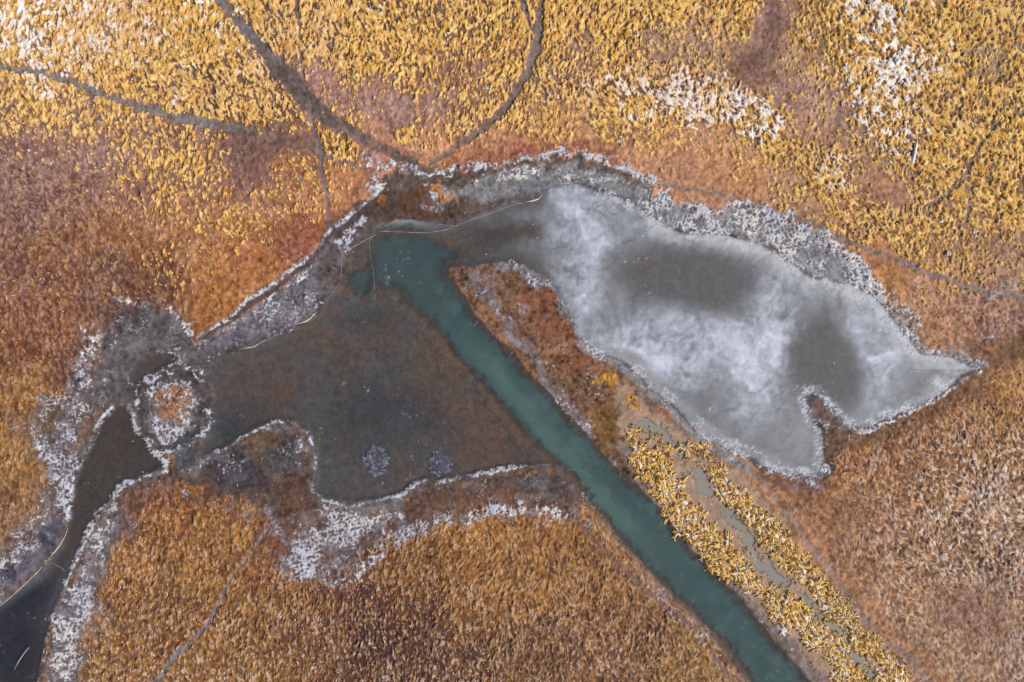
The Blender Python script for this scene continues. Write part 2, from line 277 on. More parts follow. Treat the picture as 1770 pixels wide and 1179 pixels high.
# north-west shelf between bank and lake
paint([(352,590),(400,560),(450,525),(500,490),(540,455),(575,410),(600,420),(592,470),(565,515),(545,548),(505,572),(455,594),(372,618),(352,640)], (104,98,104), 5, 1, .95, frost=.38, h=.04)
stroke([(352,582),(440,525),(530,458),(575,400),(610,372)], 4, (78,60,58), 3, 1, .95)
paint([(545,470),(565,430),(600,400),(640,390),(640,420),(610,425),(600,460),(585,490),(560,510)], (98,80,74), 6, 2, .8, frost=.2)
# west marsh
paint([(150,690),(165,640),(175,580),(215,530),(270,528),(310,548),(340,578),(360,600),(356,650),(345,680),(340,780),(300,800),(262,775),(240,745),(222,705),(200,698),(170,712)], (94,90,90), 9, 2, .95, frost=.24, h=.06)
paint([(112,700),(150,640),(180,660),(160,720),(130,740)], (74,60,66), 14, 3, .7, frost=.1)
paint([(175,540),(200,520),(270,525),(240,545),(190,580)], (84,62,62), 10, 2, .7, frost=.2)
paint([(30,745),(70,710),(120,700),(195,705),(165,740),(145,790),(124,850),(118,900),(105,940),(70,985),(0,1030),(-190,1150),(-190,960),(0,950),(50,890),(60,840)], (98,84,86), 26, 3, .88, frost=.64, h=.08)
paint([(60,945),(95,890),(118,895),(104,940),(72,985),(0,1040),(-190,1160),(-190,1080),(0,990)], (74,76,92), 8, 2, .75, frost=.35)
paint([(60,720),(85,705),(105,720),(85,750),(62,745)], (96,76,56), 9, 2, .8, frost=.1)
# east bank of the stream
paint([(188,866),(215,845),(238,852),(232,900),(208,950),(182,1010),(168,1080),(150,1179),(130,1320),(30,1320),(64,1179),(92,1060),(130,970),(160,905)], (104,94,96), 20, 3, .92, frost=.66, h=.08)
paint([(205,850),(268,820),(290,805),(330,830),(300,845),(240,850)], (96,78,70), 6, 2, .85, frost=.15)
paint([(205,860),(235,850),(240,930),(215,935)], (112,80,72), 8, 2, .6, frost=.4)
# marsh south of the lake
paint([(345,785),(415,760),(475,728),(530,745),(545,780),(545,862),(600,880),(700,864),(740,832),(800,826),(900,808),(985,815),(1030,860),(990,880),(930,880),(850,872),(780,892),(700,910),(620,950),(560,1000),
       (500,985),(480,900),(420,868),(330,838),(290,820),(300,800)], (86,70,64), 8, 2, .93, frost=.2, h=.08)
paint([(360,800),(410,780),(450,810),(465,860),(420,855),(370,835)], (62,58,66), 16, 3, .8, frost=.18)
paint([(455,790),(480,760),(520,770),(530,810),(500,830),(470,820)], (72,72,74), 10, 2, .7, frost=.25)
paint([(500,800),(540,800),(545,870),(500,880),(470,850)], (96,70,56), 14, 3, .8, frost=.03)
paint([(415,765),(450,745),(480,745),(470,780),(440,800)], (98,78,60), 8, 2, .8, frost=.12)
paint([(545,872),(620,878),(690,868),(705,900),(650,938),(610,960),(590,1000),(540,1000),(500,975),(500,930),(520,890)], (112,86,74), 28, 3, .9, frost=.76)
paint([(560,862),(640,866),(700,856),(690,876),(620,886),(570,880)], (126,122,122), 5, 1, .85, frost=.3)
paint([(455,890),(500,880),(530,930),(510,960),(470,940)], (104,68,54), 14, 3, .7, frost=.2)
paint([(700,880),(780,850),(860,845),(940,850),(1000,870),(960,890),(860,880),(780,900),(700,920)], (112,76,56), 14, 2, .7, frost=.3, curls=.4)
paint([(880,820),(940,812),(985,830),(960,860),(900,850)], (88,80,78), 9, 2, .7, frost=.3)
stroke([(620,960),(700,915),(780,898),(850,882),(930,890),(985,880)], 13, None, 12, 2, 1, 0, frost=.6)
stroke([(240,860),(300,850),(380,865),(440,900),(480,960)], 14, (108,66,52), 12, 2, .6, .6, frost=.32)
stroke([(445,870),(475,900),(500,940),(530,985),(575,1010)], 10, None, 14, 2, 1, .3, frost=.55)
stroke([(300,800),(350,800),(400,790),(450,800)], 8, None, 10, 2, 1, .3, frost=.45)
stroke([(470,745),(505,745),(525,775),(528,830)], 8, None, 10, 2, 1, .3, frost=.5)
stroke([(590,1000),(640,965),(700,925),(740,905)], 9, None, 12, 2, 1, .3, frost=.5)
stroke([(180,560),(150,620),(135,680),(110,730)], 16, None, 16, 2, 1, .2, frost=.42)
# island in the west
def ell(cx, cy, rx, ry, n=28, a0=0): return [(cx + rx * math.cos(t) , cy + ry * math.sin(t)) for t in np.linspace(0, 2 * math.pi, n, endpoint=False)]
paint(ell(300,706,68,76), (74,70,72), 4, 2, .95, frost=.10, h=.07)
paint(ell(297,706,45,52), (116,96,92), 6, 2, .95, frost=.75, h=.16)
paint(ell(300,700,27,34), (168,114,74), 7, 2, .9, frost=.3, curls=.9, h=.22)
paint([(325,775),(345,745),(362,725),(350,790),(320,812),(300,805)], (70,76,84), 5, 2, .85, frost=.3)
# reed flats beside the channel
PEN = [(775,468),(805,458),(850,455),(900,460),(940,478),(962,503),(980,545),(1000,583),(1030,612),(1068,626),(1108,664),(1150,700),(1190,740),(1230,772),(1300,812),(1350,835),(1360,850),(1320,840),(1250,790),(1180,745),(1120,720),
       (1085,750),(1095,800),(1130,860),(1180,915),(1250,985),(1330,1070),(1410,1179),(1420,1320),(1500,1320),(1391,1179),(1316,1091),(1221,983),(1135,884),(1030,784),(941,682),(880,611),(819,553),(765,478)]
paint(PEN, (122,88,66), 4, 1, .95, frost=.08, h=.06, rough=.5)
paint([(775,470),(800,520),(850,590),(915,660),(990,742),(1060,812),(1130,880),(1120,890),(1030,800),(940,690),(870,610),(810,540),(765,480)], (106,82,64), 6, 1, .8)
paint([(890,480),(945,490),(970,530),(1000,590),(1050,640),(1000,650),(950,600),(915,540)], (132,80,56), 12, 2, .6)
stroke([(845,470),(870,520),(905,575),(930,600)], 2.5, (88,66,58), 2, 1, .8)
paint([(1050,680),(1075,690),(1070,740),(1090,790),(1040,770),(1010,720)], (120,86,46), 9, 2, .7)
stroke([(1075,640),(1130,700),(1190,750),(1260,795),(1340,840),(1380,880)], 6, (104,88,80), 6, 1, .7)
stroke([(820,478),(842,512),(872,550),(902,598),(930,642),(958,682),(985,725),(1010,762),(1045,800),(1080,840)], [13,9,7,8,9,10,14,13,11,8], (128,114,114), 5, 2, .75, frost=.55)
stroke([(865,462),(915,474),(950,490),(972,520),(988,548)], [6,8,9,9,6], (132,130,132), 5, 2, .85, frost=.5)
paint(ell(914,528,13,12), (150,106,92), 5, 2, .8, frost=.45)
paint(ell(975,596,14,10), (144,96,76), 5, 2, .8, frost=.3)
paint(ell(844,488,14,14), (140,108,92), 5, 2, .8, frost=.3)
stroke([(1080,770),(1110,835),(1150,885),(1200,945),(1250,998),(1300,1048),(1350,1098),(1400,1165),(1430,1230)], [10,12,14,15,16,18,20,24,26], (136,116,108), 5, 2, .85, frost=.22)
stroke([(1074,700),(1080,735),(1094,790),(1118,836),(1158,888),(1208,945),(1258,998),(1310,1048),(1362,1100)], 4, None, 3, 2, 1, 0, frost=.6)
stroke([(1290,1065),(1330,1110),(1380,1165),(1400,1200)], 10, (142,142,120), 8, 2, .7, frost=.25)
# tussock strip
STRIP = [(1062,660),(1090,668),(1125,705),(1180,740),(1240,785),(1290,815),(1320,860),(1365,925),(1420,1000),(1470,1060),(1530,1120),(1590,1190),(1680,1320),(1560,1320),(1478,1200),(1420,1165),(1380,1110),(1325,1060),(1280,1010),
         (1215,960),(1160,900),(1115,845),(1095,795),(1085,750),(1070,715)]
paint(STRIP, (170,142,118), 5, 2, .95, frost=.02, h=.12, rough=.14)
paint([(1230,785),(1310,835),(1380,920),(1470,1030),(1600,1179),(1640,1320),(1700,1320),(1650,1179),(1560,1100),(1470,1000),(1400,905),(1345,850),(1290,805)], (166,118,86), 9, 2, .85, frost=.02, curls=.12)
paint(ell(1046,660,17,15), (196,140,52), 4, 2, .95, frost=.05, h=.25, curls=.8)
paint([(1078,690),(1100,680),(1108,710),(1090,715)], (206,146,60), 4, 2, .9, frost=.1, h=.25, curls=.9)
paint([(1140,700),(1165,690),(1170,720),(1150,730)], (150,92,60), 5, 2, .9, frost=.25)
# bay spit at the foot of the pond
paint([(1388,690),(1395,672),(1412,676),(1440,705),(1452,738),(1470,748),(1455,780),(1428,800),(1420,830),(1450,770),(1418,750),(1400,715)], (108,92,84), 5, 2, .95, frost=.35, h=.1)
paint([(1390,680),(1402,672),(1415,682),(1412,695),(1398,698)], (84,80,84), 3, 1, .9, frost=0)
paint([(1405,700),(1425,695),(1442,720),(1432,735),(1412,720)], (126,88,80), 5, 2, .7, frost=.25)
paint([(1350,800),(1385,795),(1392,812),(1355,815)], (120,96,88), 4, 2, .9, frost=.1)
paint([(1345,825),(1425,830),(1430,850),(1380,850),(1330,845)], (128,88,76), 8, 2, .7, frost=.55)
paint([(1440,745),(1500,748),(1580,715),(1700,650),(1700,672),(1580,738),(1500,768),(1430,790)], (118,86,64), 8, 2, .8, frost=.02)
# north: dark red fringe behind the frost rim
stroke([(780,285),(830,272),(880,268),(940,258),(1000,256),(1060,268)], 9, (140,78,58), 9, 2, .7, .9, frost=.1)
stroke([(490,462),(545,405),(605,345),(650,305)], 8, (150,90,64), 9, 2, .4, .9)
# trails ------------------------------------------------------------------------
TR = (134,122,118)
stroke([(360,-60),(377,0),(400,24),(428,51),(455,85),(482,115),(509,146),(533,176)], [8,8,9,10,11,12,15,15], (124,114,112), 4, 4, .95, h=.12)
stroke([(460,100),(509,146),(533,178),(565,205)], [9,17,20,12], (98,82,76), 8, 4, .85)
stroke([(690,275),(730,296),(780,305),(700,312),(660,325)], [6,12,10,14,8], (92,78,70), 10, 2, .9, frost=.12)
stroke([(545,190),(570,207),(600,222),(619,237),(653,253),(687,272),(721,291),(742,300)], [13,12,11,10,9,9,10,10], (100,86,80), 4, 4, .9, h=.12)
stroke([(590,225),(619,240),(640,270),(655,292)], 5, (150,126,128), 4, 2, .6, frost=.2)
stroke([(-190,100),(0,114),(68,126),(136,146),(183,165),(238,183),(288,200),(339,212),(390,219),(441,231)], [4,4,4,5,5,6,6,7,7,2], (138,130,126), 3, 4, .92, h=.12)
stroke([(370,215),(441,232),(492,244),(548,258)], [6,11,15,12], (126,104,94), 9, 2, .85)
stroke([(455,300),(440,260),(480,240),(520,250)], 18, (128,90,78), 18, 2, .6)
stroke([(514,-40),(514,0),(519,85),(524,136)], 2.6, (134,118,112), 2, 4, .75, h=.18)
stroke([(533,180),(539,207),(551,251),(556,295),(565,332),(570,373),(574,400)], [5,4,4,4,3.5,4,3], (124,112,110), 2.5, 4, .9, h=.14)
stroke([(556,272),(600,279),(619,288),(655,296)], 3, (138,122,128), 3, 4, .8, h=.16)
stroke([(940,-50),(936,0),(931,44),(924,88),(911,126),(890,163),(863,197),(822,231),(782,258),(744,284)], [5,5,6,9,7,6,6,6,5,4], (128,110,102), 3, 4, .92, h=.12)
stroke([(900,-30),(902,0),(911,27),(921,54)], 3, (132,114,118), 2.5, 4, .85, h=.16)
stroke([(938,98),(951,126),(968,149)], 2.4, TR, 2.5, 4, .6); stroke([(924,115),(928,170)], 2.2, TR, 2.5, 4, .6)
stroke([(1060,282),(1100,305),(1141,317),(1185,324),(1238,336),(1306,353),(1360,373),(1414,392),(1458,415),(1509,437),(1560,454),(1611,475),(1662,492),(1706,504),(1780,515),(1960,560)], [2,3,3,3,3,4,5,4,4,4,4,4,4,4,7,8], (136,122,116), 2.2, 4, .92, h=.14)
stroke([(1770,176),(1720,217),(1692,248),(1675,282),(1670,305),(1672,339),(1667,383)], 3, (146,126,124), 3, 4, .7, h=.2)
stroke([(1670,302),(1655,322),(1638,336),(1594,363)], 3, (146,126,124), 3, 4, .6)
stroke([(1425,215),(1480,192)], 3, (142,118,120), 3, 4, .6); stroke([(1660,92),(1770,80)], 3, (150,132,130), 4, 1, .5)
stroke([(475,901),(451,935),(424,969),(400,1000),(383,1033),(360,1074),(339,1098),(316,1118),(288,1149),(268,1179),(200,1280)], [2,2,2,2.4,3,3,3,5,4,4.5,5], (134,130,138), 2, 4, .88, h=.16)
stroke([(582,1000),(580,1060),(584,1120),(583,1320)], 1.6, (84,64,62), 2, 4, .6)
stroke([(1248,779),(1312,830),(1353,877),(1394,935),(1441,996),(1486,1057),(1523,1105),(1577,1145),(1604,1179),(1700,1300)], [5,6,5,5,5,6,6,9,9,9], (148,124,116), 3, 4, .75, h=.1)
stroke([(941,843),(975,881),(1019,925),(1060,969),(1111,1013),(1155,1050),(1204,1091),(1238,1139),(1265,1179),(1360,1320)], [3,3.5,3.5,4,4,4,4,4,4,4], (122,98,92), 3, 4, .8, h=.12)
stroke([(1010,895),(1050,930),(1100,985),(1150,1035),(1200,1085),(1250,1150)], 9, None, 6, 2, 1, .2, frost=.25, curls=.8)
stroke([(0,690),(18,715),(30,735)], 3, (118,96,92), 3, 4, .7)
stroke([(1690,640),(1730,622),(1780,590),(1960,540)], [8,17,22,26], (118,88,66), 9, 2, .95)
stroke([(1330,10),(1345,50),(1325,95),(1295,118)], [8,12,13,16], (122,90,80), 8, 2, .75)
stroke([(1545,548),(1578,580),(1610,608),(1650,616),(1692,630)], 9, (140,134,130), 6, 2, .7, .9, frost=.85)
stroke([(1000,868),(1048,912),(1092,960),(1142,1012),(1185,1056),(1235,1105),(1285,1178)], 2.5, (156,128,112), 3, 4, .7, .5, frost=.3)
stroke([(1058,800),(1098,842),(1140,880),(1192,946),(1230,984),(1284,1036),(1330,1090),(1372,1142),(1400,1179)], 3, (94,78,68), 3, 4, .8, .9)
# wet bank
stroke([(352,586),(400,556),(440,523),(490,488),(530,458),(556,428),(580,400),(612,374),(645,352)], 4, (84,74,76), 2.5, 4, .95)
stroke([(1000,838),(1040,880),(1085,930),(1132,982),(1162,1018),(1205,1060),(1257,1112),(1300,1172),(1400,1320)], 10, (114,86,64), 7, 4, .85)
_k = 1 - sstep(-16, -6, np.maximum(sd_poly(LAKE, 1), sd_poly(POND, 1))); TD *= _k; CD *= _k
_w = np.maximum.reduce([sd_poly(LAKE, 1), sd_poly(STREAM, 1), sd_poly(CRES, 1)])
COL = mix(COL, alb((92, 80, 76)) * (1 + .3 * FINE + .3 * MOT)[..., None], .9 * sstep(-16, -5, _w + 8 * MOT) * (1 - .7 * sstep(20, 0, sd_poly(PEN, 1) * -1)))
# frost rims ---------------------------------------------------------------------
stroke([(350,578),(400,548),(440,513),(490,478),(530,448),(552,422),(575,395),(610,365),(640,345),(665,315)], 3.5, None, 4, 1, 1, .8, frost=.85)
stroke([(355,590),(430,545),(480,512),(530,480)], 5, None, 4, 2, 1, .8, frost=.55)
stroke([(640,285),(680,296),(720,302),(770,298),(790,290),(816,282),(856,278),(907,275),(945,268),(975,265),(1023,271),(1060,285),(1094,302),(1128,316)], 5.5, None, 4, 2, 1, .8, frost=.9)
stroke([(640,275),(665,300),(640,320)], 10, None, 8, 2, 1, .5, frost=.45)
stroke([(775,332),(822,322),(843,309),(873,302),(924,295),(958,295),(992,295),(1033,309),(1077,316)], 8, (150,146,140), 5, 2, .6, .8, frost=.9)
stroke([(1111,326),(1121,339),(1155,350),(1185,362)], 7, None, 4, 2, 1, .8, frost=.9)
stroke([(1170,352),(1204,363),(1231,370),(1265,358),(1306,355),(1340,365),(1374,386),(1408,407),(1441,424),(1469,448),(1496,471),(1509,499),(1543,529),(1570,553),(1574,580),(1604,610),(1645,617),(1679,631)], [6,7,8,8,8,9,13,16,16,15,14,13,13,12,9,6,5,4], None, 5, 2, 1, .9, frost=1.0)
stroke([(735,322),(750,345),(775,350),(790,335)], 4, None, 3, 2, 1, .3, frost=.8); stroke([(728,345),(745,356),(765,354)], 3, None, 3, 2, 1, .5, frost=.8)
stroke([(580,430),(600,405),(635,380)], 5, None, 3, 2, 1, .6, frost=.9)
stroke([(195,702),(168,736),(150,782),(133,818),(123,855),(119,895)], 5, None, 4, 1, 1, .8, frost=.9)
stroke([(222,700),(236,742),(258,774),(287,799),(286,815),(250,820),(215,835),(190,862),(165,898),(150,928),(133,967),(112,1007)], 5, None, 4, 1, 1, .8, frost=.9)
stroke(ell(300,708,66,74)+[(366,708)], 4, None, 3, 2, 1, .8, frost=.8)
stroke([(222,668),(223,645),(240,622),(268,607),(300,611),(318,630),(340,640)], 2.5, None, 3, 1, 1, .8, frost=.7)
stroke([(290,530),(315,550),(335,575),(352,580)], 4, None, 4, 2, 1, .8, frost=.9)
stroke([(200,520),(220,515),(250,530)], 6, None, 5, 2, 1, .4, frost=.5)
stroke([(120,560),(150,600),(140,660),(100,700),(70,720)], 14, None, 10, 2, 1, .3, frost=.42)
stroke([(360,785),(390,777),(421,753),(441,746),(475,726),(509,729),(536,750),(543,780),(543,820),(542,850),(555,865),(600,876),(650,866),(690,858),(710,845),(735,828)], 3, None, 4, 1, 1, .8, frost=.85)
stroke([(762,832),(800,824),(850,816),(900,806),(945,801),(990,808)], 4, None, 4, 1, 1, .8, frost=.75)
stroke([(1705,505),(1740,495),(1780,480)], 10, None, 8, 2, 1, .3, frost=.4); stroke([(1660,600),(1700,580),(1740,540)], 12, None, 9, 2, 1, .3, frost=.35)
stroke([(1425,812),(1400,826),(1360,822),(1335,812)], 9, None, 5, 2, 1, .5, frost=.95)
stroke([(1445,738),(1500,746),(1552,722),(1612,693),(1660,662),(1692,640)], 4, None, 3, 1, 1, .5, frost=.75)
stroke([(1000,590),(1030,614),(1066,628),(1108,664),(1150,702),(1190,742),(1232,776),(1292,808)], 6, (150,148,148), 5, 1, .7, .8, frost=.6)
stroke([(985,545),(1002,583),(1030,606),(1075,609),(1100,625),(1134,657),(1168,687),(1195,714),(1219,731),(1244,746),(1270,763),(1295,774),(1321,787),(1346,797),(1365,812),(1389,815)], 3.5, None, 4, 4, 1, .8, frost=.95)
paint([(1590,612),(1650,617),(1692,633),(1660,655),(1620,684),(1580,700),(1600,660),(1640,640)], None, 6, 2, 1, frost=.62)
paint([(1440,470),(1500,515),(1545,560),(1570,600),(1555,610),(1520,570),(1480,520),(1430,490)], None, 10, 2, 1, frost=.5)
for q in [(0,0),(0,12),(15,40)]: pass

BANDS = [([(1125,800),(1150,845),(1180,885),(1225,935),(1260,975)], 26, 1.0), ([(1290,1000),(1330,1030),(1370,1075)], 15, .8), ([(1245,830),(1270,870),(1300,890)], 15, .9), ([(1325,910),(1352,950),(1385,985)], 22, 1.0),
         ([(1400,990),(1430,1030),(1460,1050)], 15, .8), ([(1365,1045),(1380,1060),(1400,1090),(1440,1120)], 20, 1.0), ([(1440,1050),(1470,1090),(1500,1110)], 18, .9), ([(1450,1120),(1480,1140),(1540,1160)], 26, .95), ([(1285,960),(1300,975)], 10, .6),
         ([(1100,750),(1130,770),(1150,790)], 20, .35), ([(1470,1180),(1540,1200),(1600,1300)], 34, .8), ([(1180,770),(1230,800)], 16, .3)]
DB = np.full(GU.shape, 0, dtype=np.float32)
for p, hw, dn in BANDS: DB = np.maximum(DB, dn * sstep(hw + 5, hw - 5, d_line(p, 1)))
TD = np.maximum(TD, .52 * np.clip(DB, 0, 1)); TW = np.maximum(TW, .25 * np.clip(DB, 0, 1))
CANOPY = canopy()
# ------------------------------------------------------------------ bed, water and ice
sL = sd_poly(LAKE, 1); sC = np.maximum(sd_poly(CHAN, 1), sd_poly(CHAN2, 2)); sP = sd_poly(POND, 4); sS = sd_poly(STREAM, 1); sR = sd_poly(CRES, 1)
# left margins of the pond that belong to the lake stay lake
Dp = coarse_dist(PUD, False); X, Y = np.meshgrid(cu, cv); ws = 0; wq = 0
for (a, b), q in zip(PUD, PUDW):
    k = 1 / ((X - a) ** 2 + (Y - b) ** 2 + 60.) ** 1.5; wq = wq + k * q; ws = ws + k
sPu = -field(Dp - wq / ws, 2)
sPu = sPu + 26 * (fbm(GU, GV, 22, 4, 31, .65) - .64)
wet = np.maximum.reduce([sL, sC + 7, sP, sS, sR])
# lake bed: brown weed beds, darker silt
WEED = fbm(GU, GV, 46, 5, 21, .62); WEED2 = fbm(GU, GV, 16, 4, 22, .6)
bed = np.zeros_like(COL) + alb((112, 110, 108))
bed = mix(bed, alb((130, 102, 84)), .75 * sstep(.42, .75, WEED + .25 * (WEED2 - .5)))
def blob(cx, cy, rx, ry, p=1.0):
    return np.exp(-((((GU + .6 * W3x) - cx) / rx) ** 2 + (((GV + .6 * W3y) - cy) / ry) ** 2) * p)
bed = mix(bed, alb((70, 70, 78)), .75 * blob(660, 720, 120, 70) + .5 * blob(640, 560, 80, 30) + .8 * blob(410, 740, 50, 60))
band = sstep(110, 15, d_line([(760,600),(860,720),(960,800),(1020,850)], 2)); bed = mix(bed, alb((136, 102, 72)), .6 * band)
bed = mix(bed, alb((132, 94, 72)), .5 * blob(470, 640, 60, 50) + .5 * blob(610, 600, 60, 30) + .3 * blob(700, 830, 90, 30) + .6 * blob(820, 780, 60, 60))
bed = mix(bed, alb((124, 92, 66)), .8 * sstep(-14, -4, sC) * sstep(8, 0, sC))
bed = mix(bed, alb((74, 80, 84)), .8 * sstep(4, 1, d_line([(800,640),(840,700),(870,740),(900,780),(930,805)], 2)))
bed = mix(bed, alb((96, 84, 78)), .8 * sstep(0, 6, sS)); bed = mix(bed, alb((52, 60, 78)), .85 * sstep(0, 20, sS) * (blob(20, 1120, 60, 120) + .9 * blob(40, 1030, 70, 30)))
bed = mix(bed, alb((100, 84, 74)), .8 * sstep(0, 5, sR))
bed = bed * (1 + .30 * (WEED2 - .5) + .22 * FINE + .3 * MOT + .06 * STREAK)[..., None]
COL = COL + (bed - COL) * sstep(-1.5, 1.5, wet)[..., None]
COL = mix(COL, alb((150, 136, 122)), sstep(-2, 2, sPu))
HGT = HGT * (.3 + .7 * sstep(-4, -26, wet)); HGT = HGT + (-.5 - HGT) * sstep(-2.5, 9, wet)
HGT = np.where(wet > 0, HGT - 1.6 * sstep(0, 16, sC) - .5 * sstep(0, 50, sL), HGT)
HGT = HGT + (-.12 - HGT) * sstep(-2.5, 3, sPu) * (wet < -3)
for mx_, my_ in ((650, 796), (760, 800)):
    q_ = sstep(130, 10, np.hypot(GU - mx_, GV - my_)) * sstep(0, 25, wet); HGT = HGT + (-.10 - HGT) * q_
nowet = sstep(1, -2, wet)
TD *= nowet * sstep(3, -1, sPu); CD *= nowet * sstep(3, -1, sPu); sPr = sd_poly(POND, 4); _pr = sstep(15, 2, np.abs(sPr - 5)) * sstep(1000, 1060, GU); FROST = np.maximum(FROST, .66 * _pr)
FROST *= .55 + .6 * sstep(.25, .7, fbm(GU, GV, 22, 3, 45)); FRK = np.where((GU > 980) & (sP > 0), 1, sstep(13, 1, wet)); FROST *= np.where(sC > -12, sstep(6, -2, wet), FRK) * sstep(3, -1, sPu)

# frost lace in the ground cover (crystals lie on the stems); the crystals themselves are meshes added below
RIDGE = 1 - np.abs(2 * fbm(GU, GV, 6.2, 3, 41) - 1) * 2.2; RIDGE2 = 1 - np.abs(2 * fbm(GU, GV, 5, 2, 42) - 1) * 2.0
lace = sstep(.0, .55, FROST * 1.6 - 1.12 + .62 * RIDGE + .42 * RIDGE2 + .9 * (fbm(GU, GV, 26, 3, 43) - .5))
veil = sstep(.1, .8, FROST + .5 * (fbm(GU, GV, 12, 3, 46) - .5)); COL = mix(COL, alb((176, 170, 174)), .44 * veil)
ftone = mix(alb((204, 203, 212)) + 0 * COL, alb((226, 218, 210)), sstep(.3, .7, fbm(GU, GV, 50, 3, 44))) * (1 + .2 * FINE)[..., None]
COL = COL + (ftone - COL) * (.95 * lace)[..., None]
COL = mix(COL, alb((64, 54, 60)), .6 * sstep(.2, -.8, RIDGE + .7 * RIDGE2) * sstep(.1, .5, FROST))
HGT = HGT + .10 * lace

# water surface colour and how much of it one sees (turbid water, clouded ice)
WC = np.zeros_like(COL) + alb((80, 77, 76)); WA = np.full_like(GU, .42)
teal = np.zeros_like(COL) + alb((70, 88, 86)); cen = d_line([(660,425),(720,480),(790,560),(870,660),(960,770),(1050,870),(1150,980),(1260,1090),(1360,1200)], 1)
teal = mix(teal, alb((84, 108, 98)), .85 * sstep(26, 3, cen) * sstep(560, 640, GV) * sstep(1000, 880, GV))
teal = mix(teal, alb((60, 82, 86)), .7 * blob(755, 440, 45, 22) + .8 * blob(620, 490, 35, 18) + .6 * blob(800, 530, 20, 30))
teal = mix(teal, alb((74, 96, 95)), .5 * sstep(30, 6, cen) * sstep(520, 450, GV))
teal = mix(teal, alb((98, 118, 112)), .30 * sstep(.5, .85, fbm(GU, GV, 30, 5, 28, .7)))
teal = teal * (1 + .05 * FINE + .10 * (WEED2 - .5) + .16 * (WEED - .5))[..., None]
_f = 9 + 9 * sstep(560, 480, GV); mC = np.clip((sC + 11 * (WEED2 - .5) + 3 * FINE + _f) / (2 * _f), 0, 1); mC = mC * mC * (3 - 2 * mC) * (.84 + .16 * sstep(470, 560, GV)); WA = WA - .15 * sstep(12, -6, sC) * sstep(-20, -8, sC); WC = WC + (teal - WC) * mC[..., None]; WA = WA + (.95 - WA) * mC
mS = sstep(0, 4, sS); WC = mix(WC, alb((76, 69, 65)), mS); WC = mix(WC, alb((46, 48, 56)), mS * np.clip(.9 * blob(15, 1120, 55, 110) + .7 * blob(40, 1010, 60, 26), 0, .85)); WA = WA + (.5 - WA) * mS
# ice on the lake: thin film, clearer and milkier lobes
film = blob(700, 393, 55, 9) + .7 * blob(840, 362, 45, 14)
# pond ice
ice = np.zeros_like(COL) + alb((124, 124, 125)); ia = np.full_like(GU, .93)
CL = fbm(GU + 1.2 * W3x, GV + 1.2 * W3y, 44, 5, 51, .62); CL2 = fbm(GU + .6 * W3x, GV + .6 * W3y, 12, 4, 52, .68)
clouds = (1.0 * blob(1010, 400, 52, 66) + .7 * blob(1010, 500, 30, 60) + 1.0 * blob(1150, 580, 62, 42) + 1.0 * blob(1190, 640, 70, 28) + .8 * blob(1090, 590, 70, 30) + .9 * blob(1330, 560, 44, 58) + 1.0 * blob(1300, 650, 48, 66)
          + .6 * blob(1250, 600, 90, 30) + .8 * blob(1530, 640, 40, 58) + .45 * blob(1390, 500, 70, 26) + .5 * blob(1495, 560, 40, 30) + .4 * blob(1130, 380, 90, 26)+ .35 * blob(1030, 340, 70, 20))
def cap(x): return x / (1 + np.maximum(x - 0.6, 0) * .8)
ice = mix(ice, alb((210, 212, 224)), 1.3 * cap(clouds) * (.6 + .8 * (CL - .5) + .6 * (CL2 - .5)))
darkp = np.maximum.reduce([sstep(-22, 30, sd_poly([(1068,455),(1120,428),(1180,422),(1250,435),(1300,465),(1318,500),(1270,535),(1210,545),(1160,528),(1090,520)], 1)),
    sstep(-20, 26, sd_poly([(1390,560),(1430,540),(1470,580),(1495,640),(1490,690),(1450,715),(1400,690),(1365,650),(1362,600)], 1)),
    .5 * sstep(-22, 26, sd_poly([(1190,655),(1250,640),(1280,680),(1250,700),(1200,690)], 1))])
ice = mix(ice, alb((108, 107, 106)), .92 * darkp)
ice = mix(ice, alb((114, 105, 102)), .5 * blob(1425, 630, 45, 40) + .35 * blob(1150, 465, 60, 25))
ice = mix(ice, alb((84, 76, 68)), .95 * sstep(-16, 22, sd_poly([(690,408),(790,395),(840,378),(890,374),(945,392),(945,418),(900,432),(840,428),(790,440),(740,420)], 2)))
ice = mix(ice, alb((112, 108, 106)), .75 * sstep(26, 6, d_line([(780,455),(850,445),(930,450)], 1)))
ice = mix(ice, alb((120, 122, 128)), .55 * sstep(18, 5, d_line([(760,384),(840,362),(930,356),(975,385)], 1)))
rim = sstep(16, 3, np.abs(sP - 5)) * (GU > 950)
ice = mix(ice, alb((196, 196, 200)), rim * (.25 + .9 * (RIDGE2 * .5)) * .8)
ice = mix(ice, alb((192, 192, 192)), .85 * sstep(40, 2, sP) * (GU > 1120) * (GV < 640) * (.6 + CL2))
ice = mix(ice, alb((176, 178, 176)), .8 * sstep(1570, 1640, GU) * (.6 + CL2 - .5))
ice = mix(ice, alb((150, 150, 150)), .9 * sstep(26, 10, d_line([(1030,612),(1080,622),(1140,680),(1200,735),(1270,778),(1330,800)], 1)) * (.5 + CL2))
ice = mix(ice, alb((150,150,152)), .8 * blob(1385, 760, 45, 50))
ia = ia - .25 * darkp
ice = ice * (1 + .05 * FINE + .22 * (CL2 - .5) + .14 * (CL - .5) + .03 * STREAK + .12 * MOT)[..., None]
fw = 5 + 34 * sstep(1010, 900, GU); mP = np.clip((sP + 8 * (CL - .5) - 12 * sstep(960, 860, GU) + fw) / (2 * fw), 0, 1); mP = mP * mP * (3 - 2 * mP)
mP = mP * (1 - mC) * (.62 + .38 * sstep(760, 960, GU + 60 * (CL - .5))) * sstep(690, 760, GU)
WC = WC + (ice - WC) * mP[..., None]; WA = WA + (ia - WA) * mP
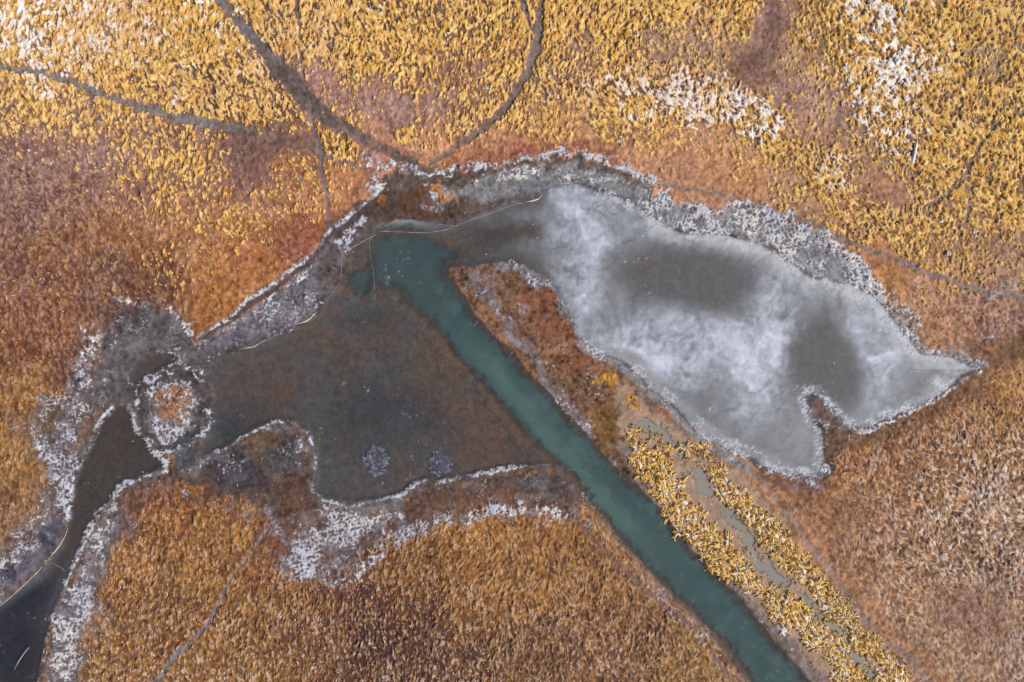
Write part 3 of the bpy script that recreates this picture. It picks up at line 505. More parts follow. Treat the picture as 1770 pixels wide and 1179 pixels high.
WC = mix(WC, alb((146, 144, 146)), film); WA = np.maximum(WA, .9 * np.clip(film, 0, 1))
mPu = sstep(-2, 2, sPu) * (wet < -2); WC = mix(WC, alb((166, 158, 146)) , mPu); WA = WA + (.75 - WA) * mPu
# milk on the stream's frozen edge
edge = sstep(20, 3, np.abs(sS)) * blob(40, 1000, 90, 60); WC = mix(WC, alb((120, 122, 140)), .6 * edge)
WC = mix(WC, alb((206, 206, 212)), .85 * lace); WA = WA + (.97 - WA) * lace
COL = np.clip(COL, .004, .86); WC = np.clip(WC, .004, .86)

# ------------------------------------------------------------------ materials
def newmat(name):
    m = bpy.data.materials.new(name); m.use_nodes = True; t = m.node_tree; b = t.nodes['Principled BSDF']; return m, t, b
def attr(t, name): a = t.nodes.new('ShaderNodeAttribute'); a.attribute_name = name; return a
def noise_node(t, scale, detail=4):
    n = t.nodes.new('ShaderNodeTexNoise'); n.inputs['Scale'].default_value = scale; n.inputs['Detail'].default_value = detail
    tc = t.nodes.new('ShaderNodeNewGeometry'); t.links.new(tc.outputs['Position'], n.inputs['Vector']); return n
def vary(t, colsock, scale, amt):
    n = noise_node(t, scale); mr = t.nodes.new('ShaderNodeMapRange'); t.links.new(n.outputs['Fac'], mr.inputs['Value'])
    mr.inputs['From Min'].default_value = .25; mr.inputs['From Max'].default_value = .75
    mr.inputs['To Min'].default_value = 1 - amt; mr.inputs['To Max'].default_value = 1 + amt
    v = t.nodes.new('ShaderNodeVectorMath'); v.operation = 'SCALE'; t.links.new(colsock, v.inputs[0]); t.links.new(mr.outputs[0], v.inputs['Scale']); return v.outputs[0]
m_ground, t, b = newmat('marsh_ground')
t.links.new(vary(t, vary(t, attr(t, 'tone').outputs['Color'], 9.0, .22), .9, .10), b.inputs['Base Color']); b.inputs['Roughness'].default_value = .95; b.inputs['Specular IOR Level'].default_value = .15
n = noise_node(t, 14, 3); bp = t.nodes.new('ShaderNodeBump'); bp.inputs['Strength'].default_value = .5; bp.inputs['Distance'].default_value = .05
t.links.new(n.outputs['Fac'], bp.inputs['Height']); t.links.new(bp.outputs[0], b.inputs['Normal'])
def water_mat(name, rough):
    m, t, b = newmat(name)
    a = attr(t, 'tone'); t.links.new(vary(t, a.outputs['Color'], 4.0, .07), b.inputs['Base Color']); b.inputs['Roughness'].default_value = rough; b.inputs['IOR'].default_value = 1.31
    tr = t.nodes.new('ShaderNodeBsdfTransparent'); mx = t.nodes.new('ShaderNodeMixShader'); al = attr(t, 'cover')
    t.links.new(al.outputs['Fac'], mx.inputs[0]); t.links.new(tr.outputs[0], mx.inputs[1]); t.links.new(b.outputs[0], mx.inputs[2])
    t.links.new(mx.outputs[0], t.nodes['Material Output'].inputs[0]); return m
m_water = water_mat('dark_water', .22); m_ice = water_mat('clouded_ice', .55)
def attr_mat(name, rough=.8, amt=.18, sc_=20.0, spec=.25):
    m, t, b = newmat(name); t.links.new(vary(t, attr(t, 'tone').outputs['Color'], sc_, amt), b.inputs['Base Color'])
    b.inputs['Roughness'].default_value = rough; b.inputs['Specular IOR Level'].default_value = spec; return m
m_grass = attr_mat('dry_grass', .75, .22, 16.0); m_frost = attr_mat('hoar_frost', .6, .1, 12.0, .4)
def plain(name, col, rough=.8, sc_=6.0, amt=.25):
    m, t, b = newmat(name); rgb = t.nodes.new('ShaderNodeRGB'); rgb.outputs[0].default_value = (*alb(col), 1)
    t.links.new(vary(t, rgb.outputs[0], sc_, amt), b.inputs['Base Color']); b.inputs['Roughness'].default_value = rough; return m

# ------------------------------------------------------------------ mesh builders
def mesh_np(name, co, quads=None, tris=None, tone=None, cover=None, smooth=True):
    me = bpy.data.meshes.new(name); nq = 0 if quads is None else len(quads); n3 = 0 if tris is None else len(tris)
    me.vertices.add(len(co)); me.vertices.foreach_set('co', np.ascontiguousarray(co, dtype=np.float32).ravel())
    idx = []; st = []
    if nq: idx.append(quads.ravel()); st.append(np.arange(nq) * 4)
    if n3: idx.append(tris.ravel()); st.append(np.arange(n3) * 3 + nq * 4)
    idx = np.concatenate(idx).astype(np.int32); st = np.concatenate(st).astype(np.int32)
    me.loops.add(len(idx)); me.loops.foreach_set('vertex_index', idx)
    me.polygons.add(nq + n3); me.polygons.foreach_set('loop_start', st)
    me.polygons.foreach_set('use_smooth', np.full(nq + n3, smooth))
    me.update(calc_edges=True)
    if tone is not None:
        a = me.attributes.new('tone', 'FLOAT_COLOR', 'POINT'); q = np.ones((len(co), 4), dtype=np.float32); q[:, :3] = tone; a.data.foreach_set('color', q.ravel())
    if cover is not None:
        a = me.attributes.new('cover', 'FLOAT', 'POINT'); a.data.foreach_set('value', np.ascontiguousarray(cover, dtype=np.float32).ravel())
    return me
def link(name, me, mat, label=None, cat=None, kind=None, group=None, parent=None):
    me.materials.clear(); me.materials.append(mat)
    o = bpy.data.objects.new(name, me); C.objects.link(o)
    if label: o['label'] = label
    if cat: o['category'] = cat
    if kind: o['kind'] = kind
    if group: o['group'] = group
    if parent: o.parent = parent
    return o
def wx(u): return (np.asarray(u) - 885.0) / 10.0
def wy(v): return (589.5 - np.asarray(v)) / 10.0
def zat(u, v): return samp(HGT, U0, V0, STEP, np.asarray(u, dtype=np.float32), np.asarray(v, dtype=np.float32))

# ground sheet: fine inside, stretched cells out to the horizon
ext = [8, 40, 120, 400, 1500, 6000, 20000]
du = np.concatenate([[U0 - e for e in ext[::-1]], uu, [U1 + e for e in ext]]); dv = np.concatenate([[V0 - e for e in ext[::-1]], vv, [V1 + e for e in ext]])
ne = len(ext)
HG = np.pad(HGT, ne, mode='edge'); CG = np.pad(COL, ((ne, ne), (ne, ne), (0, 0)), mode='edge')
far = np.zeros(HG.shape, dtype=np.float32); far[:ne] = 1; far[-ne:] = 1; far[:, :ne] = 1; far[:, -ne:] = 1
HG = np.where(far > 0, np.where(HG < 0, .0, HG), HG)
for k in range(ne):                                      # far turf is one mean tone
    m = min(1.0, (ne - k) / 1.0)
    for sl in (np.s_[k, :], np.s_[-1 - k, :], np.s_[:, k], np.s_[:, -1 - k]): CG[sl] = CG[sl] * (1 - m) + alb((168, 124, 80)) * m * (1 + .12 * rng.standard_normal(CG[sl].shape[:-1] + (1,))); HG[sl] = HG[sl] * (1 - m) + .25 * m
XX, YY = np.meshgrid(wx(du), wy(dv)); NX = len(du); NY = len(dv)
co = np.stack([XX, YY, HG], -1).reshape(-1, 3)
I = np.arange(NX * NY).reshape(NY, NX)
quads = np.stack([I[1:, :-1], I[1:, 1:], I[:-1, 1:], I[:-1, :-1]], -1).reshape(-1, 4)
link('ground', mesh_np('ground', co, quads, tone=CG.reshape(-1, 3)), m_ground, 'rust and gold autumn marsh turf with frost and worn trails', 'ground', 'structure')

# water sheets: one level surface cut into its water bodies
WS = 2                                                    # every second grid line
wu = GU[::WS, ::WS]; wv = GV[::WS, ::WS]; n2y, n2x = wu.shape
Iw = np.arange(n2x * n2y).reshape(n2y, n2x)
def fmean(f): g = f[::WS, ::WS]; return (g[:-1, :-1] + g[1:, 1:]) / 2
fL, fC, fP, fS, fR, fPu, fW = map(fmean, (sL, sC, sP, sS, sR, sPu, wet))
body = np.full(fL.shape, -1)
body[(fW > -7)] = 5
body[(fPu > -4) & (fW < -7)] = 4
near = fW > -7
body[near & (fS >= np.maximum.reduce([fL, fP, fR]))] = 3
body[near & (fR >= np.maximum.reduce([fL, fP, fS]))] = 6
body[near & (fP >= np.maximum.reduce([fL, fS, fR]))] = 2
body[near & (fL >= np.maximum.reduce([fP, fS, fR]))] = 0
body[near & (fC > -6)] = 1
BN = {0: ('lake', 'dark still lake with thin clear ice over brown weed', 'water', m_water), 1: ('channel', 'straight teal channel cut through the weed beds', 'water', m_water),
      2: ('frozen_pond', 'grey pond ice with white frost clouds and dark clear patches', 'ice', m_ice), 3: ('stream', 'dark stream winding out of the lower left corner', 'water', m_water),
      4: ('puddles', 'milky shallow water between the golden tussocks', 'water', m_water), 6: ('pool', 'small dark crescent of water beside the round island', 'water', m_water)}
zw = np.zeros(wu.shape, dtype=np.float32)
for kb, (nm, lab, cat, mt) in BN.items():
    sel = body == kb
    q = np.stack([Iw[1:, :-1], Iw[1:, 1:], Iw[:-1, 1:], Iw[:-1, :-1]], -1)[sel]
    if not len(q): continue
    ids, inv = np.unique(q, return_inverse=True); q = inv.reshape(-1, 4)
    U_, V_ = wu.ravel()[ids], wv.ravel()[ids]
    co = np.stack([wx(U_), wy(V_), np.zeros(len(ids))], -1)
    link(nm, mesh_np(nm, co, q, tone=WC[::WS, ::WS].reshape(-1, 3)[ids], cover=WA[::WS, ::WS].ravel()[ids]), mt, lab, cat, 'structure')

# ------------------------------------------------------------------ vegetation templates
def arc_lump(r, length, width, height, bend, nseg=6, nc=5, x0=0., y0=0., a0=0., lift=.0):
    """a matted lock of grass lying over: domed sweep along a bent spine"""
    V = []; F = []; a = a0 - bend / 2; x, y = x0, y0; ds = length / nseg
    for i in range(nseg + 1):
        t = i / nseg; wdt = width * (math.sin(math.pi * (.10 + .86 * t)) ** .7) * r.uniform(.75, 1.2)
        h = height * (math.sin(math.pi * (.12 + .8 * t)) ** .8) * r.uniform(.8, 1.15) + lift * t
        nx_, ny_ = -math.sin(a), math.cos(a)
        for k in range(nc):
            f = math.pi * k / (nc - 1); c_ = math.cos(f); s_ = math.sin(f)
            j = r.uniform(.85, 1.15)
            V.append((x + nx_ * wdt / 2 * c_ * j, y + ny_ * wdt / 2 * c_ * j, h * s_ * j - (.08 if k in (0, nc - 1) else 0)))
        x += math.cos(a) * ds; y += math.sin(a) * ds; a += bend / nseg + r.uniform(-.15, .15)
    for i in range(nseg):
        for k in range(nc - 1):
            p = i * nc + k; F.append((p, p + nc, p + nc + 1, p + 1))
    return V, F
def join(parts):
    V = []; F = []
    for v, f in parts: o = len(V); V += v; F += [tuple(i + o for i in q) for q in f]
    V = np.array(V, dtype=np.float32); V[:, :2] -= V[:, :2].mean(0); return V, np.array(F, dtype=np.int64)
pr = random.Random(3)
T_TUFT = []
for k in range(22):
    n = pr.choice([1, 1, 2, 2, 3]); ps = []
    for j in range(n):
        ps.append(arc_lump(pr, pr.uniform(.7, 1.35), pr.uniform(.34, .62), pr.uniform(.2, .36), pr.uniform(-1.8, 1.8), x0=pr.uniform(-.25, .25), y0=pr.uniform(-.4, .4), a0=pr.gauss(0, .45), nseg=4))
    T_TUFT.append(join(ps))
T_CURL = []
for k in range(14):
    T_CURL.append(join([arc_lump(pr, pr.uniform(.6, 1.2), pr.uniform(.17, .30), pr.uniform(.12, .2), pr.uniform(-2.2, 2.2), nseg=4, nc=3)]))
T_LACE = []
for k in range(14):                                       # frosted sprig: stem with side twigs
    ps = []
    a = pr.uniform(-.4, .4)
    ps.append(arc_lump(pr, pr.uniform(.6, 1.05), .18, .14, pr.uniform(-1.4, 1.4), nseg=3, nc=3, a0=a))
    for j in range(pr.choice([1, 2])):
        ps.append(arc_lump(pr, pr.uniform(.3, .5), .15, .12, pr.uniform(-1, 1), nseg=2, nc=3, x0=pr.uniform(.1, .4), y0=pr.uniform(-.05, .05), a0=a + pr.choice([-1, 1]) * pr.uniform(.5, 1.3)))
    T_LACE.append(join(ps))
def scatter(name, tmpl, u, v, ang, size, tone, mat, label, cat, hscale=None, jitter=.22, sink=.02, z=None, wide=None):
    """all pieces of a cover nobody could count, as one mesh"""
    n = len(u); which = rng.integers(0, len(tmpl), n); z0 = np.maximum(zat(u, v), .0) if z is None else np.full(n, z)
    hs = size if hscale is None else hscale; wd = size if wide is None else wide
    CO = []; FA = []; TO = []; base = 0
    for k, (V, F) in enumerate(tmpl):
        s = np.nonzero(which == k)[0]
        if not len(s): continue
        c_, s_ = np.cos(ang[s]), np.sin(ang[s]); flip = np.where(rng.random(len(s)) < .5, -1, 1)
        lx = V[None, :, 0] * size[s][:, None]; ly = V[None, :, 1] * (wd[s] * flip)[:, None]; lz = V[None, :, 2] * hs[s][:, None]
        X = wx(u[s])[:, None] + lx * c_[:, None] - ly * s_[:, None]; Yv = wy(v[s])[:, None] + lx * s_[:, None] + ly * c_[:, None]
        CO.append(np.stack([X, Yv, z0[s][:, None] + lz - sink], -1).reshape(-1, 3))
        f = F[None] + (base + np.arange(len(s)) * len(V))[:, None, None]; ff = f.copy(); ff[flip < 0] = f[flip < 0][..., ::-1]
        FA.append(ff.reshape(-1, 4)); base += len(s) * len(V)
        tt = tone[s][:, None, :] * (1 + jitter * rng.standard_normal((len(s), len(V), 1))); TO.append(tt.reshape(-1, 3))
    me = mesh_np(name, np.concatenate(CO), np.concatenate(FA), tone=np.clip(np.concatenate(TO), .003, .88))
    return link(name, me, mat, label, cat, 'stuff')
def pick(dens, n, minp=.0):
    """n tries; keep where a random number is under the density"""
    u = rng.uniform(U0 + 3, U1 - 3, n).astype(np.float32); v = rng.uniform(V0 + 3, V1 - 3, n).astype(np.float32)
    d = samp(dens, U0, V0, STEP, u, v); k = rng.random(n) < d; return u[k], v[k]
def gang(u, v): return -samp(ANG, U0, V0, STEP, u, v)      # photo angle -> world angle

# gold tussock cover
clump = sstep(.36, .58, fbm(GU, GV, 17, 3, 61, .6) * .55 + .45 * (STREAK2 * .12 + .5) + .34 * (TD - .5))
u, v = pick(np.clip(TD * 1.05, 0, 1) * clump * (1 - .5 * sstep(.5, .9, TD)), 90000)
n = len(u); td = samp(TD, U0, V0, STEP, u, v); tw = samp(TW, U0, V0, STEP, u, v)
whn = fbm(u, v, 26, 3, 62); isw = (rng.random(n) * .5 + whn * .9 - .2) < tw * .95
g = rng.random((n, 1)).astype(np.float32); g2 = rng.random((n, 1))
tone = alb((220, 164, 80)) * (1 - g) + alb((248, 208, 134)) * g
tone = np.where(g2 < .18, alb((188, 128, 44)), tone); isw = isw & (rng.random(n) < .75); tone = np.where(isw[:, None], alb((244, 232, 224)) * (.85 + .2 * g), tone)
south = sstep(380, 560, v)[:, None]; tone = tone * (1 - .25 * south * (u < 900)[:, None])
size = (.30 + .42 * rng.random(n) ** 1.7) * (.72 + .38 * td)
scatter('golden_grass', T_TUFT, u, v, gang(u, v) + rng.normal(0, .33, n), size, tone, m_grass, 'dense golden grass tufts in wavy drifts, frosted white in places', 'grass', hscale=size * 1.0)
print('tufts', n)
# fine curls of sedge in the rust meadows
u, v = pick(np.clip(CD, 0, 1) * sstep(.30, .62, fbm(GU, GV, 24, 3, 63) + .25 * (CD - .5)), 80000)
n = len(u); cdn = samp(CD, U0, V0, STEP, u, v); r1 = rng.random(n); r1 = r1 + .25 * (fbm(u, v, 60, 2, 64) - .5) * 2
pink = alb((232, 204, 190)); org = alb((226, 148, 62)); drk = alb((84, 50, 46)); gold = alb((186, 128, 56))  # dark maroon curls stand in for shadows among the sedge
se = sstep(1350, 1600, u) * sstep(640, 800, v)            # paler curls in the south-east
pth = .14 + .5 * se + .10 * (v > 1000)
tone = np.where((r1 < pth)[:, None], pink, np.where((r1 < pth + .17)[:, None], org, np.where((r1 < pth + .40)[:, None], drk, gold))).astype(np.float32)
size = .36 + .48 * rng.random(n)
scatter('dry_sedge', T_CURL, u, v, gang(u, v) + rng.normal(0, .6, n), size, tone, m_grass, 'fine curled rust and pink sedge over the meadows', 'grass', jitter=.12)
print('curls', n)
# hoar frost sprigs
fd = np.clip(FROST, 0, 1) * (.12 + .88 * lace) * (.25 + .75 * sstep(.0, .6, RIDGE * .6 + .4 * (fbm(GU, GV, 30, 3, 65)) + .4 * (FROST - .4)))
u, v = pick(fd, 680000); n = len(u); f0 = samp(FROST, U0, V0, STEP, u, v)
g = rng.random((n, 1)).astype(np.float32)
warm = (fbm(u, v, 70, 2, 66) > .52)[:, None]
tone = np.where(warm, alb((228, 219, 210)), alb((212, 214, 226))) * (.62 + .5 * g)
tone = np.where(g < .10, alb((120, 92, 84)), tone)
size = .26 + .34 * rng.random(n)
scatter('frosted_sedge', T_LACE, u, v, rng.uniform(0, 6.28, n), size, tone, m_frost, 'white hoar frost on the low sedge along the shores', 'frost', jitter=.1)
print('frost', n)

# ------------------------------------------------------------------ individual tussocks on the strip
def tussock_mesh(k, frosted, small):
    r = random.Random(100 + k); ps = []
    nl = r.randint(4, 6) if small else r.randint(10, 14)
    R0 = .26 if small else .56
    for j in range(nl):                                   # matted locks fall outward from the crown
        a = 2 * math.pi * j / nl + r.uniform(-.5, .5); q = R0 * r.uniform(.05, .75)
        ps.append(arc_lump(r, r.uniform(.45, 1.25) * (1.6 * R0), r.uniform(.32, .62) * R0 * .95, r.uniform(.6, 1.0) * (.27 if not small else .18), r.uniform(-2.0, 2.0), nseg=6, nc=5, x0=q * math.cos(a), y0=q * math.sin(a), a0=a + r.uniform(-.6, .6)))
    for j in range(16 if not small else 7):              # loose blades
        a = r.uniform(0, 6.28); q = R0 * r.uniform(.3, .9)
        v_, f_ = arc_lump(r, r.uniform(.3, .55), .07, .14, r.uniform(-1, 1), nseg=3, nc=3, x0=q * math.cos(a), y0=q * math.sin(a), a0=a)
        zz = r.uniform(.05, .28) * (1 - q / R0 * .6); ps.append(([(p[0], p[1], p[2] + zz) for p in v_], f_))
    V, F = join(ps)
    gg = np.random.default_rng(k); tone = alb((248, 206, 124)) * (1 + .14 * gg.standard_normal((len(V), 1)))
    tone = np.where(gg.random((len(V), 1)) < .12, alb((170, 116, 40)), tone)
    if frosted:
        c = np.array([gg.uniform(-.15, .15), gg.uniform(-.15, .15)]); d = np.hypot(V[:, 0] - c[0], V[:, 1] - c[1]); m = (d < R0 * .8 * (1 + .12 * gg.standard_normal(len(V)))) & (V[:, 2] > .1)
        tone = np.where(m[:, None], alb((244, 234, 226)), tone)
    me = mesh_np('grass_tussock', V, F, tone=np.clip(tone, .003, .88)); me.materials.append(m_grass); return me
KINDS = {('f', 'l'): [tussock_mesh(k, True, False) for k in range(6)], ('g', 'l'): [tussock_mesh(10 + k, False, False) for k in range(7)],
         ('g', 's'): [tussock_mesh(20 + k, False, True) for k in range(5)]}
stripm = sstep(-2, 4, sd_poly(STRIP, 1))
# rows where the photo shows the tussocks: two bands either side of the puddles
prr = random.Random(12); pts = []
tries = 0
while tries < 30000 and len(pts) < 380:
    tries += 1; a = prr.uniform(1070, 1680); b = prr.uniform(700, 1215)
    dd = float(samp(DB, U0, V0, STEP, np.float32(a), np.float32(b))); sp = float(samp(sPu, U0, V0, STEP, np.float32(a), np.float32(b)))
    if dd < .12 and not (sp > 0 and prr.random() < .02): continue
    if sp > 2 and prr.random() > .4: continue
    if prr.random() > dd + .05: continue
    big = prr.random() < (.82 if dd > .5 and sp < 2 else .25); rad = 8.6 if big else 4.5
    if any((a - q[0]) ** 2 + (b - q[1]) ** 2 < ((rad + q[3]) * .70) ** 2 for q in pts): continue
    pts.append((a, b, big, rad, sp > 0))
vis = [q for q in pts if -5 < q[0] < 1775 and q[1] < 1184]; vis.sort(key=lambda q: -q[3]); vis = vis[:298]
FN = lambda a, b: float(fbm(np.float32([a]), np.float32([b]), 34, 2, 71)[0])
cnt = {}
for (a, b, big, rad, inw) in vis:
    fr = big and FN(a, b) > .6
    me = prr.choice(KINDS[('f' if fr else 'g', 'l' if big else 's')])
    o = bpy.data.objects.new('grass_tussock', me); C.objects.link(o)
    s = prr.uniform(.85, 1.3) * (1.16 if big else 1.0)
    o.location = (float(wx(a)), float(wy(b)), float(zat(a, b)) - .03); o.rotation_euler = (0, 0, -1.0 + prr.gauss(0, .6) + prr.choice([0, 3.14159])); o.scale = (s * prr.uniform(.85, 1.4), s * prr.uniform(.7, 1.0), s * prr.uniform(.85, 1.2))
    if inw: lab = ('large ' if big else 'small ') + ('frost capped' if fr else 'plain golden') + ' grass tussock standing in a milky puddle'
    elif fr: lab = 'large golden grass tussock with a white frost cap on dry ground'
    elif big: lab = 'large golden grass tussock without frost on tan ground beside the puddles'
    else: lab = 'small golden grass tuft on bare tan ground near the puddles'
    o['label'] = lab; o['category'] = 'tussock'; o['group'] = 'golden tussocks on the strip beside the channel'
    cnt[lab] = cnt.get(lab, 0) + 1
print('tussocks', len(vis), cnt)

# ------------------------------------------------------------------ single things
# fallen pale trunk in the gold grass
def tube(pts, radii, ns=10, r=None):
    V = []; F = []; P = [np.array(p, float) for p in pts]
    for i, p in enumerate(P):
        d = P[min(i + 1, len(P) - 1)] - P[max(i - 1, 0)]; d /= np.linalg.norm(d); up = np.array([0, 0, 1.]); s = np.cross(d, up); s /= np.linalg.norm(s); w_ = np.cross(s, d)
        for k in range(ns):
            f = 2 * math.pi * k / ns; q = radii[i] * (r.uniform(.9, 1.1) if r else 1)
            V.append(tuple(p + q * (math.cos(f) * s + math.sin(f) * w_)))
    for i in range(len(P) - 1):
        for k in range(ns): a = i * ns + k; b_ = i * ns + (k + 1) % ns; F.append((a, b_, b_ + ns, a + ns))
    F2 = [tuple(range(ns))[::-1], tuple(range((len(P) - 1) * ns, len(P) * ns))]
    return V, F, F2
def pym(name, V, F, mat):
    me = bpy.data.meshes.new(name); me.from_pydata([tuple(map(float, p)) for p in V], [], F); me.materials.append(mat)
    for p in me.polygons: p.use_smooth = True
    return me
m_wood = plain('bleached_wood', (240, 238, 242), .6, 3.0, .12); m_end = plain('sawn_wood', (200, 180, 150), .8)
rr = random.Random(5)
la = (float(wx(1581)), float(wy(249)), .62); lb = (float(wx(1574.5)), float(wy(283)), .55)
root = bpy.data.objects.new('log', None); C.objects.link(root); root.location = ((la[0] + lb[0]) / 2, (la[1] + lb[1]) / 2, .3)
root['label'] = 'thin bleached white log lying straight in the golden grass'; root['category'] = 'log'
n = 10; pts_ = [tuple((la[i] + (lb[i] - la[i]) * k / (n - 1)) - root.location[i] + (.02 * rr.uniform(-1, 1) if i < 2 else 0) for i in range(3)) for k in range(n)]
V, F, F2 = tube(pts_, [.17, .20, .21, .22, .22, .23, .23, .23, .22, .18], 12, rr)
o = bpy.data.objects.new('trunk', pym('trunk', V, F + F2, m_wood)); C.objects.link(o); o.parent = root
bs = pts_[-2]; V, F, F2 = tube([bs, (bs[0] + .3, bs[1] - .25, bs[2] + .05), (bs[0] + .42, bs[1] - .42, bs[2] - .05)], [.07, .05, .03], 7)
o = bpy.data.objects.new('branch_stub', pym('branch_stub', V, F + F2, m_wood)); C.objects.link(o); o.parent = root

# frosted reed mounds standing in the lake
def mound(cx, cy, rx, ry, h, seed, label, tonec, ncl):
    r = np.random.default_rng(seed); root = bpy.data.objects.new('reed_mound', None); C.objects.link(root); root.location = (float(wx(cx)), float(wy(cy)), 0)
    root['label'] = label; root['category'] = 'reed mound'
    V = []; F = []; nr, na = 9, 40
    for i in range(nr + 1):
        for k in range(na):
            f = 2 * math.pi * k / na; q = i / nr; wob = 1 + .07 * r.standard_normal() * (i == nr) + .10 * math.sin(2 * f + seed) + .07 * math.sin(5 * f + 2 * seed) + .05 * math.sin(11 * f)
            V.append((rx / 10 * q * wob * math.cos(f), ry / 10 * q * wob * math.sin(f), h * (1 - q * q) * r.uniform(.6, 1.15) + .03 - .12 * (i == nr)))
    for i in range(nr):
        for k in range(na): a = i * na + k; b_ = i * na + (k + 1) % na; F.append((a, a + na, b_ + na, b_))
    V = np.array(V); Q = np.array(F); tone = alb((80, 78, 86)) * (1 + .28 * r.standard_normal((len(V), 1)))
    o = link('peat_base', mesh_np('peat_base', V, Q, tone=np.clip(tone, .005, .8), smooth=True), m_grass, parent=root)
    CO = []; FA = []; TO = []; base = 0
    for j in range(ncl):
        Vt, Ft = T_LACE[r.integers(0, len(T_LACE))]; f = r.uniform(0, 6.28); q = math.sqrt(r.uniform(.0, 1.0)) if r.random() < .55 else r.uniform(.8, 1.1)
        x, y = rx / 10 * q * math.cos(f), ry / 10 * q * math.sin(f); a = r.uniform(0, 6.28); s = r.uniform(.4, .9)
        keep = (math.sin(3.1 * x + seed) + math.sin(2.7 * y + 2 * seed) + 1.2 * r.standard_normal() + (.8 if x < 0 else -.3)) > .2
        if not keep: continue
        P = np.stack([x + s * (Vt[:, 0] * math.cos(a) - Vt[:, 1] * math.sin(a)), y + s * (Vt[:, 0] * math.sin(a) + Vt[:, 1] * math.cos(a)), max(0, h * (1 - q * q)) + Vt[:, 2] * s + .02], -1)
        CO.append(P); FA.append(Ft + base); base += len(P); TO.append(np.repeat([tonec * r.uniform(.5, 1.1)], len(P), 0))
    link('frost_sprigs', mesh_np('frost_sprigs', np.concatenate(CO), np.concatenate(FA), tone=np.clip(np.concatenate(TO), .003, .85)), m_frost, parent=root)
mound(650, 796, 21, 25, .13, 4, 'round frosted reed mound standing alone in the dark lake', alb((172, 176, 194)), 190)
mound(760, 800, 19, 22, .14, 9, 'dark reed mound speckled with frost close to the lake shore', alb((166, 174, 200)), 90)

# glinting pressure cracks on the lake rim as slivers, sun glint painted cream
m_sliver = plain('sun_glint_ice', (214, 200, 180), .35, 2.0, .4)
def sliver(path, wid, hgt, label):
    V = []; F = []; r = random.Random(len(path)); n = len(path)
    o0 = (float(wx(path[0][0])), float(wy(path[0][1])), 0)
    P = [(float(wx(a)) - o0[0], float(wy(b)) - o0[1]) for a, b in path]
    for i, (x, y) in enumerate(P):
        d = (P[min(i + 1, n - 1)][0] - P[max(i - 1, 0)][0], P[min(i + 1, n - 1)][1] - P[max(i - 1, 0)][1]); L_ = math.hypot(*d); nx_, ny_ = -d[1] / L_, d[0] / L_
        k = wid[i] / 20 * r.uniform(.45, .95); V += [(x + nx_ * k, y + ny_ * k, .0), (x + nx_ * k * .2, y + ny_ * k * .2, hgt * (.6 + .8 * r.random())), (x - nx_ * k * .5, y - ny_ * k * .5, hgt * .5), (x - nx_ * k, y - ny_ * k, .0)]
    for i in range(n - 1):
        for k in range(3): a = i * 4 + k; F.append((a, a + 1, a + 5, a + 4))
        F.append((i * 4 + 3, i * 4, i * 4 + 4, i * 4 + 7))
    F += [(0, 1, 2, 3)[::-1], tuple(range(4 * n - 4, 4 * n))]
    o = bpy.data.objects.new('ice_ridge', pym('ice_ridge', V, F, m_sliver)); C.objects.link(o); o.location = o0; o['label'] = label; o['category'] = 'ice ridge'
sliver([(905,350),(915,348),(922,347),(930,344),(935,340)], [.6, 2, 4, 5, 1], .12, 'ice sliver painted with pale sun glint at the top end of the curved lake crack')
sliver([(508,562),(520,558),(530,555),(538,549),(548,538)], [.6, 1.6, 4, 4, .8], .12, 'ice sliver painted with cream sun glint on the lake edge below the northwest bank')
sliver([(412,604),(425,602),(440,599),(450,593),(461,587)], [.6, 1.6, 2.2, 1.8, .6], .10, 'long thin ice ridge painted with cream sun glint above the round island')
sliver([(118,912),(112,928),(104,942),(96,952),(84,966),(76,976)], [1, 1.5, 4.5, 4, 1.2, 1], .12, 'broken ice edge painted with cream sun glint on the left rim of the stream')
sliver([(73,980),(66,988),(52,1001),(38,1014),(20,1031),(0,1047),(-20,1060)], [1, 3, 4.5, 4, 3, 2, 1], .12, 'long ice ridge painted with pale sun glint crossing the stream at the lower left')
sliver([(25,1157),(33,1142),(42,1129),(50,1119)], [.8, 2, 2, 1], .08, 'short ice ridge painted with pale sun glint near the bottom left corner')

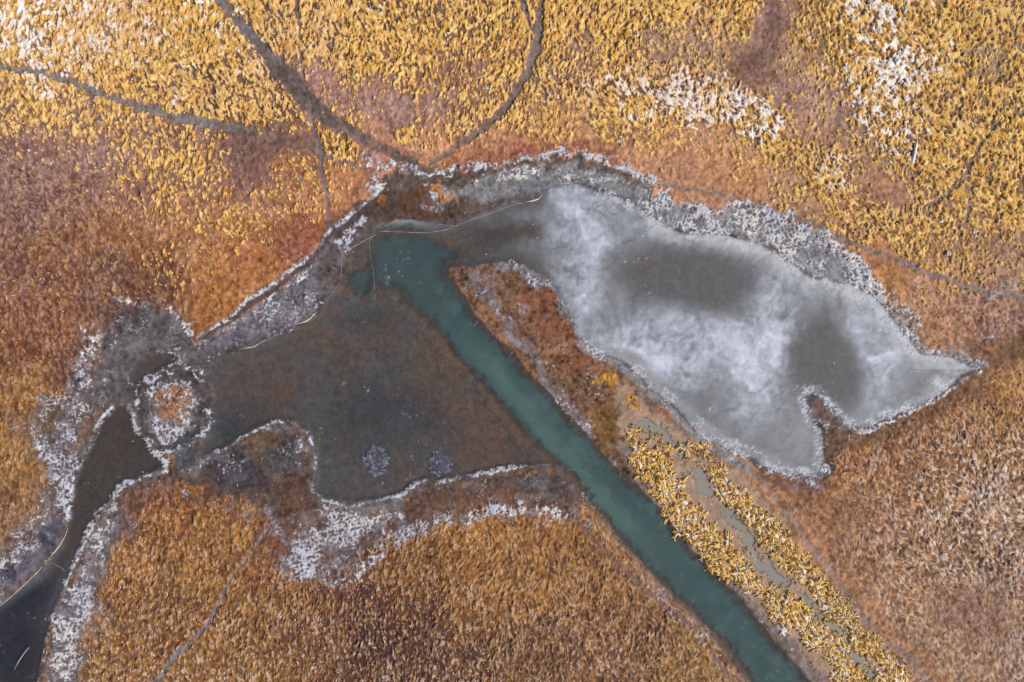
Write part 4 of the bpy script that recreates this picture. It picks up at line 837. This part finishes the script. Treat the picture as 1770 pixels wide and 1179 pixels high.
# cracks and trapped bubbles in the ice
m_crack = plain('white_crack', (150, 150, 154), .5, 1.2, .45)
def ribbons(name, lines, mat, label, cat):
    V = []; F = []
    for pts_, wd in lines:
        P = np.array(pts_, float); 
        Q = [P[0]]
        for a, b_ in zip(P[:-1], P[1:]):
            m = max(2, int(np.hypot(*(b_ - a)) / 5))
            for k in range(1, m + 1): Q.append(a + (b_ - a) * k / m)
        Q = np.array(Q); 
        for _ in range(6): Q[1:-1] = (Q[:-2] + Q[1:-1] * 2 + Q[2:]) / 4
        Q[1:-1] += .35 * rng.standard_normal(Q[1:-1].shape); n = len(Q); o = len(V)
        for i in range(n):
            d = Q[min(i + 1, n - 1)] - Q[max(i - 1, 0)]; L_ = np.hypot(*d) + 1e-6; nn = np.array([-d[1], d[0]]) / L_; k = .75 * wd / 2 * rng.uniform(.25, 1.2) * (1 if 0 < i < n - 1 else .2)
            for sgn, z in ((1, .004), (0, .03), (-1, .004)): p = Q[i] + nn * k * sgn; V.append((float(wx(p[0])), float(wy(p[1])), z))
        for i in range(n - 1):
            for k in range(2): a = o + i * 3 + k; F.append((a, a + 1, a + 4, a + 3))
    o = bpy.data.objects.new(name, pym(name, V, F, mat)); C.objects.link(o); o['label'] = label; o['category'] = cat; o['kind'] = 'structure'
ribbons('ice_crack', [
    ([(655,400),(680,400),(710,402),(745,402),(775,397),(792,389),(815,379),(838,372),(862,364),(885,354),(905,351)], 1.5),
    ([(655,400),(662,390),(680,383),(700,381),(730,386),(760,388),(788,391)], .9),
    ([(792,388),(808,372),(830,360),(850,355),(885,349),(905,350)], 1.1),
    ([(640,410),(638,425),(640,440),(645,465),(647,490),(649,522)], .7), ([(594,428),(590,455),(590,480),(580,500),(565,518)], 1.2),
    ([(600,432),(630,416),(655,402)], 1.5), ([(980,810),(1005,814),(1025,826)], .8), ([(1026,790),(1040,815),(1050,845),(1056,875)], .5),
    ([(1100,360),(1130,385),(1170,402),(1215,407),(1245,405)], 1.3), ([(90,972),(105,980),(114,988)], 1.4),
    ([(1565,642),(1585,640),(1600,643)], 2)], m_crack, 'thin white cracks running across the lake and pond ice', 'cracks')
inw_ = sstep(3, 8, wet) * (.12 + .8 * (mP > .5) + .25 * blob(680, 740, 120, 90)) * (1 - .9 * mC)
bu, bv = pick(inw_ * .05, 26000); n = len(bu)
V = []; F = []
br = random.Random(8)
for a, b_ in zip(bu, bv):
    q = .045 * (1 + 1.3 * br.random() ** 3); o = len(V); x, y = float(wx(a)), float(wy(b_))
    V.append((x, y, .03)); V += [(x + q * math.cos(t), y + q * math.sin(t), .003) for t in np.linspace(0, 2 * math.pi, 6, endpoint=False)]
    F += [(o, o + 1 + k, o + 1 + (k + 1) % 6) for k in range(6)]
o = bpy.data.objects.new('ice_bubbles', pym('ice_bubbles', V, F, plain('white_bubble', (205, 208, 215), .5))); C.objects.link(o)
o['label'] = 'tiny white gas bubbles and frost specks scattered over the ice'; o['category'] = 'bubbles'; o['kind'] = 'stuff'
print('bubbles', n)
